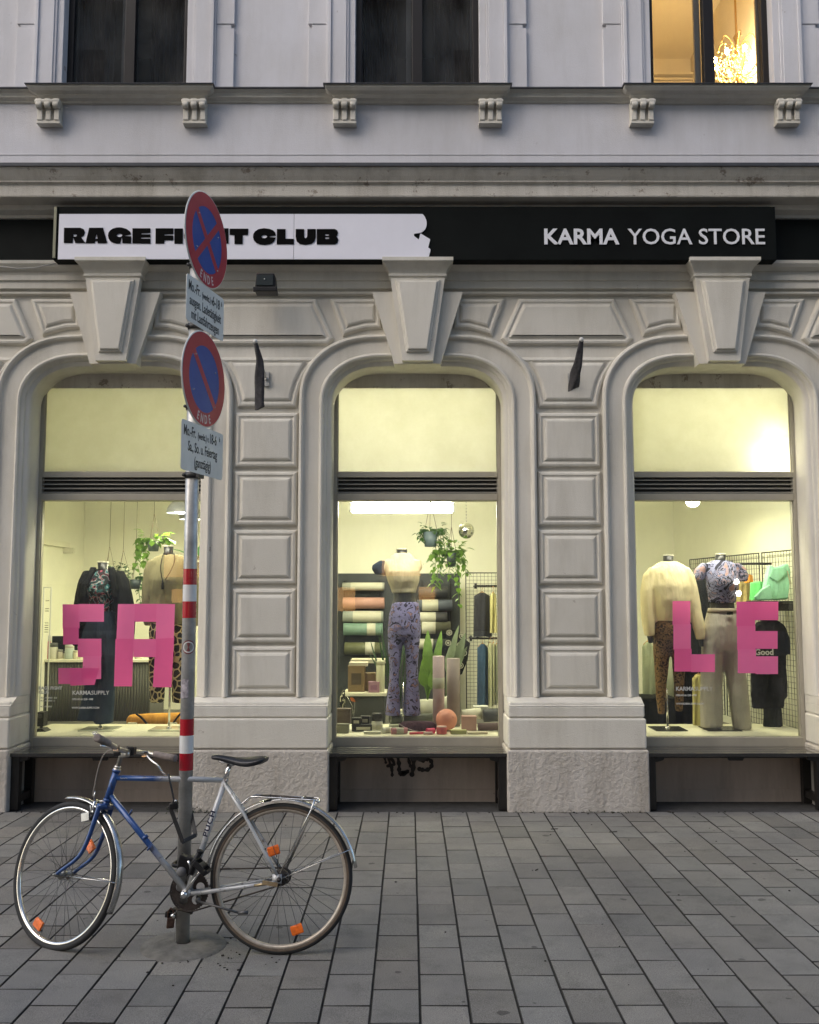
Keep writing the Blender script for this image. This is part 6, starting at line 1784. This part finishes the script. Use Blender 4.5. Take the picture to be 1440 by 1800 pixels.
for k, (px, r_, h, c1, c2, d) in enumerate(((93,.05,.17,(.5,.48,.4),(.1,.1,.1),'white canister with dark lid at the left of the counter'),(106,.03,.10,(.55,.5,.4),(.3,.3,.28),'small cream jar beside the canister'),(114,.022,.08,(.45,.44,.33),(.12,.12,.12),'tiny jar in the middle of the counter goods'),(122,.05,.15,(.42,.48,.44),(.5,.5,.46),'glass jar with pale lid on the counter'),(134,.035,.09,(.6,.55,.42),(.5,.46,.36),'cream pot right of the glass jar'),(82,.04,.25,(.55,.2,.25),(.5,.5,.5),'tall pink tube at the left end of the counter'),(244,.045,.07,(.6,.58,.5),(.6,.58,.5),'round white tin seen through the letter A'))):
    jar(d, px, 1158, 10.3, r_, h, c1, c2, cz, grp=gd)
def boxy(label, px0, px1, py0, py1, Y, dep, col, name='box', cat='box', z=None, parts=None, grp=None, rot=0):
    a, b = at(px0, py0, Y), at(px1, py1, Y); h = a.z-b.z; zb = b.z if z is None else z
    t = thing(name, label, cat, ((a.x+b.x)/2, Y+dep/2, zb), grp)
    cc = Vector(((a.x+b.x)/2, Y+dep/2, zb+h/2)); X = Vector((math.cos(rot), math.sin(rot), 0)); Yv = Vector((-math.sin(rot), math.cos(rot), 0))
    mt = mat('box_%02d%02d%02d' % tuple(int(c*99) for c in col), col, .65, 0, .1, 12)
    one(lambda m: m.obox(cc, X, Yv, (0,0,1), (b.x-a.x)/2, dep/2, h/2), 'carton', mt, t, bevel=.003)
    one(lambda m: m.obox(cc+Vector((0,0,h*.5-.002)), X, Yv, (0,0,1), (b.x-a.x)/2+.002, dep/2+.002, .006), 'lid', mt, t, bevel=.001)
    if parts: one(lambda m: m.obox(cc - Yv*(dep/2+.002), X, Yv, (0,0,1), (b.x-a.x)/2*.6, .001, h/2*.45), 'printed_label', mat('lab_%s' % parts[0], parts[1], .6), t)
    return t
boxy('large brown kraft box with dark print on the small table', 612, 641, 1172, 1217, 9.3, .2, (.22,.15,.075), z=pt.z+.001, parts=('dk', (.07,.05,.03)))
boxy('low white box lying on top of the kraft box', 614, 646, 1165, 1171, 9.3, .18, (.55,.50,.42), z=at(0,1171.5,9.3).z)
boxy('smaller brown box behind the mauve candle box', 641, 660, 1186, 1217, 9.36, .14, (.20,.14,.08), z=pt.z+.001)
boxy('small mauve candle box at the front of the small table', 648, 667, 1200, 1218, 9.22, .1, (.36,.20,.27), z=pt.z+.001, parts=('mv', (.28,.13,.22)))
jar('tall cream bottle on the small table', 669, 1218, 9.3, .042, .30, (.60,.60,.44), (.55,.55,.42), pt.z+.001, 'bottle', name='bottle', caph=.14)
boxy('stack of pale papers beside the palm at the back', 617, 680, 1160, 1166, 9.9, .25, (.50,.47,.36), 'paper_stack', 'papers')
# rolls standing and lying on the ledge
LZ = .515
def upr(label, px, py0, py1, Y, r_, col, lab): 
    a = at(px, py0, Y); roll('yoga_mat', label, 'yoga mat', (a.x, Y, LZ), (a.x, Y, a.z), r_, col, 'yoga mats standing or lying in the middle window', lab)
upr('upright pale mauve yoga mat with white band behind the pink ball', 771, 1153, 1290, 8.52, .052, (.42,.32,.34), (.55,.70))
upr('upright grey mauve yoga mat right of the pale mauve one', 797, 1157, 1290, 8.66, .060, (.26,.215,.21), None)
def lying(label, ax, ay, bx_, by, Ya, Yb_, r_, col, lab=None):
    a, b = at(ax, ay, Ya), at(bx_, by, Yb_); a.z = max(a.z, LZ+r_); b.z = max(b.z, LZ+r_)
    roll('yoga_mat', label, 'yoga mat', a, b, r_, col, 'yoga mats standing or lying in the middle window', lab)
lying('dark grey mat lying at the back with its rolled end to the left', 686, 1264, 762, 1262, 8.60, 8.75, .042, (.10,.11,.09))
lying('white ribbed mat lying at the right edge of the middle window', 812, 1258, 846, 1254, 8.7, 8.72, .052, (.55,.54,.45))
lying('black mat lying at the right edge of the middle window', 850, 1258, 884, 1256, 8.66, 8.66, .058, (.03,.035,.045))
lying('plum coloured mat lying low at the right edge of the middle window', 840, 1281, 884, 1277, 8.35, 8.35, .034, (.09,.055,.06))
def cushion():
    t = thing('bolster', 'dark plum yoga bolster lying behind the pink ball', 'bolster', tuple(at(738,1278,8.45)))
    m = MB(); rows = [(1268,708,760,.05),(1274,700,768,.08),(1282,702,768,.09),(1288,712,760,.05)]; lofts(m, rows, 8.42)
    m.build('cover', cloth('plum_cloth', (.055,.028,.042)), t, remesh=.01)
    one(lambda q: q.tube(smooth_pts([at(700,1272,8.30), at(720,1283,8.30), at(748,1288,8.30)], 1), .004, 6), 'piping', mat('piping_pale', (.3,.25,.28), .6), t)
cushion()
def pball():
    c = at(785, 1272, 8.36); r_ = .093; c.z = LZ + r_
    t = thing('ball', 'round peach pink exercise ball on the window ledge', 'ball', (c.x, c.y, LZ))
    one(lambda m: m.ball(c, r_, 32), 'ball_body', mat('peach_rubber', (.72,.30,.22), .45, 0, .06, 6), t)
    one(lambda m: m.cyl(c+Vector((r_*.6,-r_*.72,r_*.36)), c+Vector((r_*.615,-r_*.74,r_*.37)), .008, 10), 'valve', mat('peach_valve', (.6,.25,.2), .5), t)
pball()
boxy('pink ridged yoga block right of the peach ball', 812, 838, 1262, 1286, 8.36, .1, (.48,.30,.27), 'yoga_block', 'yoga block', z=LZ)
jar('pink glass candle in front of the peach ball', 776.5, 1290, 8.16, .045, .065, (.62,.12,.13), (.60,.42,.40), LZ, 'candle', name='candle', caph=.12)
one_small = [
 ('dark brown gift box at the left edge of the middle window', 590,616,1247,1273,8.40,.1,(.10,.075,.065)),
 ('grey printed pouch box low at the left edge of the middle window', 590,613,1275,1290,8.20,.06,(.18,.18,.15)),
 ('long black box lying left of the tall black lidded jar', 618,659,1275,1286,8.30,.1,(.025,.025,.028)),
 ('small black box on top of the long black box', 619,635,1263,1275,8.32,.07,(.04,.04,.035)),
 ('black box with pale tag beside the lidded jar', 634,650,1260,1274,8.38,.07,(.03,.03,.03)),
 ('white flat card at the front left of the middle window', 640,669,1288,1291.5,8.14,.05,(.6,.6,.52)),
 ('pale yellow flat pack in front of the peach ball', 792,820,1285,1291,8.14,.06,(.42,.42,.20)),
 ('white flat pack at the front right of the middle window', 822,857,1289,1291.5,8.14,.06,(.58,.52,.42)),
 ('white folded towel on the mats at the right of the middle window', 833,858,1243,1250,8.75,.12,(.55,.56,.52))]
for k, (d, a_, b_, c_, e_, Y_, dp, col) in enumerate(one_small):
    boxy(d, a_, b_, c_, e_, Y_, dp, col, grp='small goods on the middle window ledge', z=LZ if e_ > 1284 else None, rot=random.uniform(-.12,.12), parts=('pl', (.5,.48,.38)) if k in (2,3,4) else None)
boxy('jar stand', 0, 1, 0, 1, 8, .1, (1,1,1)) if 0 else None
jar('tall white jar with a wide black lid on the ledge', 663, 1290, 8.32, .048, .155, (.50,.50,.44), (.02,.02,.02), LZ, caph=.42, band=True)
for d, ax, bx_, y, Y, r_, c in (('small white tube lying in front of the lidded jar',672,688,1281,8.20,.024,(.62,.62,.56)),('grey tube end beside the small white tube',690,704,1279,8.24,.02,(.24,.25,.22)),('dusty pink roll with white label lying at the front',688,716,1286,8.14,.026,(.42,.18,.22)),('small hot pink roller at the front of the ledge',750,764,1285,8.15,.024,(.75,.08,.18)),('thin red band lying at the front of the ledge',720,748,1289,8.12,.010,(.6,.05,.10)),('pale pink soap roll lying in front of the hot pink roller',745,760,1290,8.10,.012,(.6,.4,.38))):
    a, b = at(ax, y, Y), at(bx_, y, Y); a.z = b.z = LZ+r_
    roll('roller', d, 'roller', a, b+Vector((0,.03,0)), r_, c, 'small goods on the middle window ledge', (.3,.75) if 'label' in d or 'white tube' in d else None)
def incense():
    p = at(622, 1262, 8.34)
    t = thing('feather_stick', 'orange tipped wire decoration beside the dark gift box', 'decoration', tuple(p))
    one(lambda m: (m.tube([p, at(619,1240,8.34), at(609,1222,8.34)], .002, 5), m.tube([p, at(624,1235,8.34), at(617,1228,8.34)], .002, 5)), 'wire', M_CHROME, t)
    m = MB(); leaf(m, at(616,1226,8.33), (1,0,-.9), (0,-1,0), .06, .03); m.build('tip', mat('orange_tip', (.75,.22,.06), .6), t)
incense()
def zebra():
    a = at(597,1215,8.9); t = thing('striped_cloth', 'black and white striped cloth hanging at the left of the small table', 'cloth', tuple(a))
    m = MB(); lofts(m, [(1213,603,607,.02),(1225,598,607,.04),(1243,597,607,.04)], 8.95); m.build('cloth', blot('zebra_print', [(0,(.02,.02,.02)),(1,(.6,.58,.45)),(.47,(.02,.02,.02)),(.5,(.6,.58,.45))], 22, 1.5), t)
zebra()
def spotcloth():
    t = thing('spotted_wrap', 'black cloth with white ring print draped behind the upright mats', 'cloth', tuple(at(796,1150,9.9)))
    m = MB(); p = [(786,1105),(800,1108),(826,1130),(822,1160),(812,1185),(795,1190),(784,1150)]
    q = [at(x, y, 9.9) for x, y in p]; m.prism([(v.x, v.z) for v in q], 9.88, 9.92); m.build('cloth', C_BLACK, t)
    m = MB(); random.seed(2)
    for x, y in ((790,1112),(812,1118),(808,1134),(798,1142),(816,1148),(803,1160),(792,1165),(810,1170),(795,1178),(788,1130)):
        c = at(x, y, 9.875)
        for r0, r1 in ((.030,.022),(.013,.004)):
            k = 16; m.sweep([[(c.x+math.cos(2*math.pi*j/k)*q_, 9.875, c.z+math.sin(2*math.pi*j/k)*q_) for j in range(k)] for q_ in (r0, r1)], closed=True)
    m.build('ring_print', mat('paper_band', (0,)*3), t)
spotcloth()
# left window: yoga bag, small speaker, thin white frame, wall rail
def ybag():
    a, b = at(226,1267,9.0), at(318,1264,9.0)
    t = thing('yoga_bag', 'mustard yellow yoga bag with black straps lying behind the ledge in the left window', 'bag', tuple((a+b)/2))
    r_ = .062
    one(lambda m: m.tube([a+Vector((-.01,0,0)), a+Vector((.01,0,0)), a+Vector((.05,0,0)), (a+b)/2, b], [.03,.052,r_,r_*1.02,r_], 20), 'body', cloth('mustard_cloth', (.62,.30,.06)), t)
    one(lambda m: (m.tube(smooth_pts([at(240,1255,8.93), at(250,1262,8.92), at(262,1277,8.92)], 1), .010, 6), m.tube(smooth_pts([at(318,1254,8.93), at(308,1266,8.92), at(300,1278,8.92)], 1), .010, 6)), 'strap', C_BLACK, t)
    one(lambda m: (m.box(a.x+.02, a.x+.10, 8.9, 9.1, .512, a.z-.05), m.box(b.x-.10, b.x-.02, 8.9, 9.1, .512, a.z-.05)), 'cradle', M_PLT, t)
ybag()
def speaker():
    a, b = at(64.5,1252,8.35), at(76,1277,8.35)
    t = thing('speaker', 'small black loudspeaker at the lower left corner of the left window', 'speaker', ((a.x+b.x)/2, 8.4, b.z))
    one(lambda m: m.box(a.x, b.x, 8.35, 8.45, b.z, a.z), 'cabinet', M_BLK, t, bevel=.004)
    c = (a+b)/2
    one(lambda m: m.lathe((c.x, 8.349, c.z+.03), (0,-1,0), [(.020,0),(.018,.003),(.010,-.002),(.004,.002),(0,.002)], 20), 'cone', mat('cone_grey', (.06,.06,.06), .4), t)
    def st(m):
        m.prism([(at(60,1282,8.3).x, at(60,1282,8.3).z),(at(74,1281,8.3).x, at(74,1281,8.3).z),(at(82,1287,8.3).x, at(82,1287,8.3).z),(at(74,1292,8.3).x, at(74,1292,8.3).z),(at(62,1290,8.3).x, at(62,1290,8.3).z)], 8.3, 8.42)
        m.cyl((c.x, 8.39, at(0,1285,8.3).z), (c.x, 8.39, b.z), .012, 8)
        for dx in (-.03, .03): m.cyl((c.x+dx, 8.36, .513), (c.x+dx*.6, 8.37, at(0,1288,8.3).z), .005, 6)
    one(st, 'stand', M_BLK, t)
speaker()
def wframe():
    x0, x1 = at(75,1100,8.9).x, at(88,1100,8.9).x; z0, z1 = at(0,1275,8.9).z, at(0,1032,8.9).z
    t = thing('measuring_frame', 'tall thin white frame with small dark markings at the left of the left window', 'frame', ((x0+x1)/2, 8.9, z0))
    def fm(m):
        for x in (x0, x1): m.box(x-.005, x+.005, 8.895, 8.905, z0, z1)
        m.box(x0, x1, 8.896, 8.904, z1-.008, z1); m.box(x0, x1, 8.896, 8.904, z0, z0+.008)
    one(fm, 'bar', mat('lamp_white', (0,)*3), t)
    def mk(m):
        for k, py in enumerate((1056,1070,1074,1095,1099,1103,1107,1111)): z = at(0,py,8.9).z; m.box(x0+.02, x1-.015, 8.898, 8.902, z-.003, z+.003)
    one(mk, 'marking', mat('grey_marks', (.12,.12,.10), .6), t)
wframe()
def wrail():
    t = thing('wall_rail', 'pale wooden rail fixed high on the left shop wall', 'rail', (XL+.05, 9.6, 2.1))
    z = 2.26
    one(lambda m: (m.box(XL+.002, XL+.05, 9.1, 10.7, z-.03, z+.03), m.box(XL+.002, XL+.12, 10.62, 10.68, z-.09, z-.031)), 'bar', M_PLT, t, bevel=.003)
wrail()

# ---------------------------------------------------------------- the other side of the street (mirrored in the shop glass)
def opposite():
    Y = -12.0
    t = thing('opposite_building', 'grey building across the street with warm lit shop signs mirrored in the window glass', 'building', (0, Y, 0))
    m = MB(); ws = []
    xs = [-26+4.0*k for k in range(14)]
    m.box(-28, 28, Y-.6, Y, 0, 20); m.box(-28, 28, Y-.1, Y+.35, 4.3, 4.6); m.box(-28, 28, Y-.1, Y+.5, 20, 20.4)
    m.build('wall', stucco('opposite_stucco', (.70,.67,.63), 60, .3), t)
    def win(x0, x1, z0, z1, mt, y=Y+.02): one(lambda q: (q.box(x0, x1, Y+.001, y+.02, z0, z1), q.box(x0-.08, x1+.08, Y+.0015, y, z0-.08, z0-.001)), 'window', mt, t)
    dk = mat('opposite_dark_glass', (.02,.02,.025), .1)
    for x in xs:
        for z in (5.6, 9.2, 12.8, 16.4): win(x-.6, x+.6, z, z+2.1, dk)
        win(x-1.2, x+1.2, .8, 2.1, dk)
    og = mat('opposite_lit_sign', (.8,.5,.2), .5, emit=(1,.50,.16), estr=3.6)
    for x0, x1, z0, z1 in ((-.81,.34,2.33,2.83),(-7.25,-6.2,2.30,2.95),(.28,.74,1.62,2.0),(-7.0,-6.6,1.55,1.95),(-2.3,-1.6,1.3,2.0)):
        one(lambda q: q.box(x0, x1, Y+.05, Y+.09, z0, z1), 'lit_sign', og, t)
    one(lambda q: q.ball((9.6,Y+.2,2.16), .09, 12), 'wall_lamp', mat('opposite_lamp', (.9,.9,.9), .5, emit=(1,.95,.85), estr=45), t)
    one(lambda q: q.ball((9.65,Y+.2,1.82), .09, 12), 'wall_lamp', mat('opposite_lamp', (0,)*3), t)
opposite()
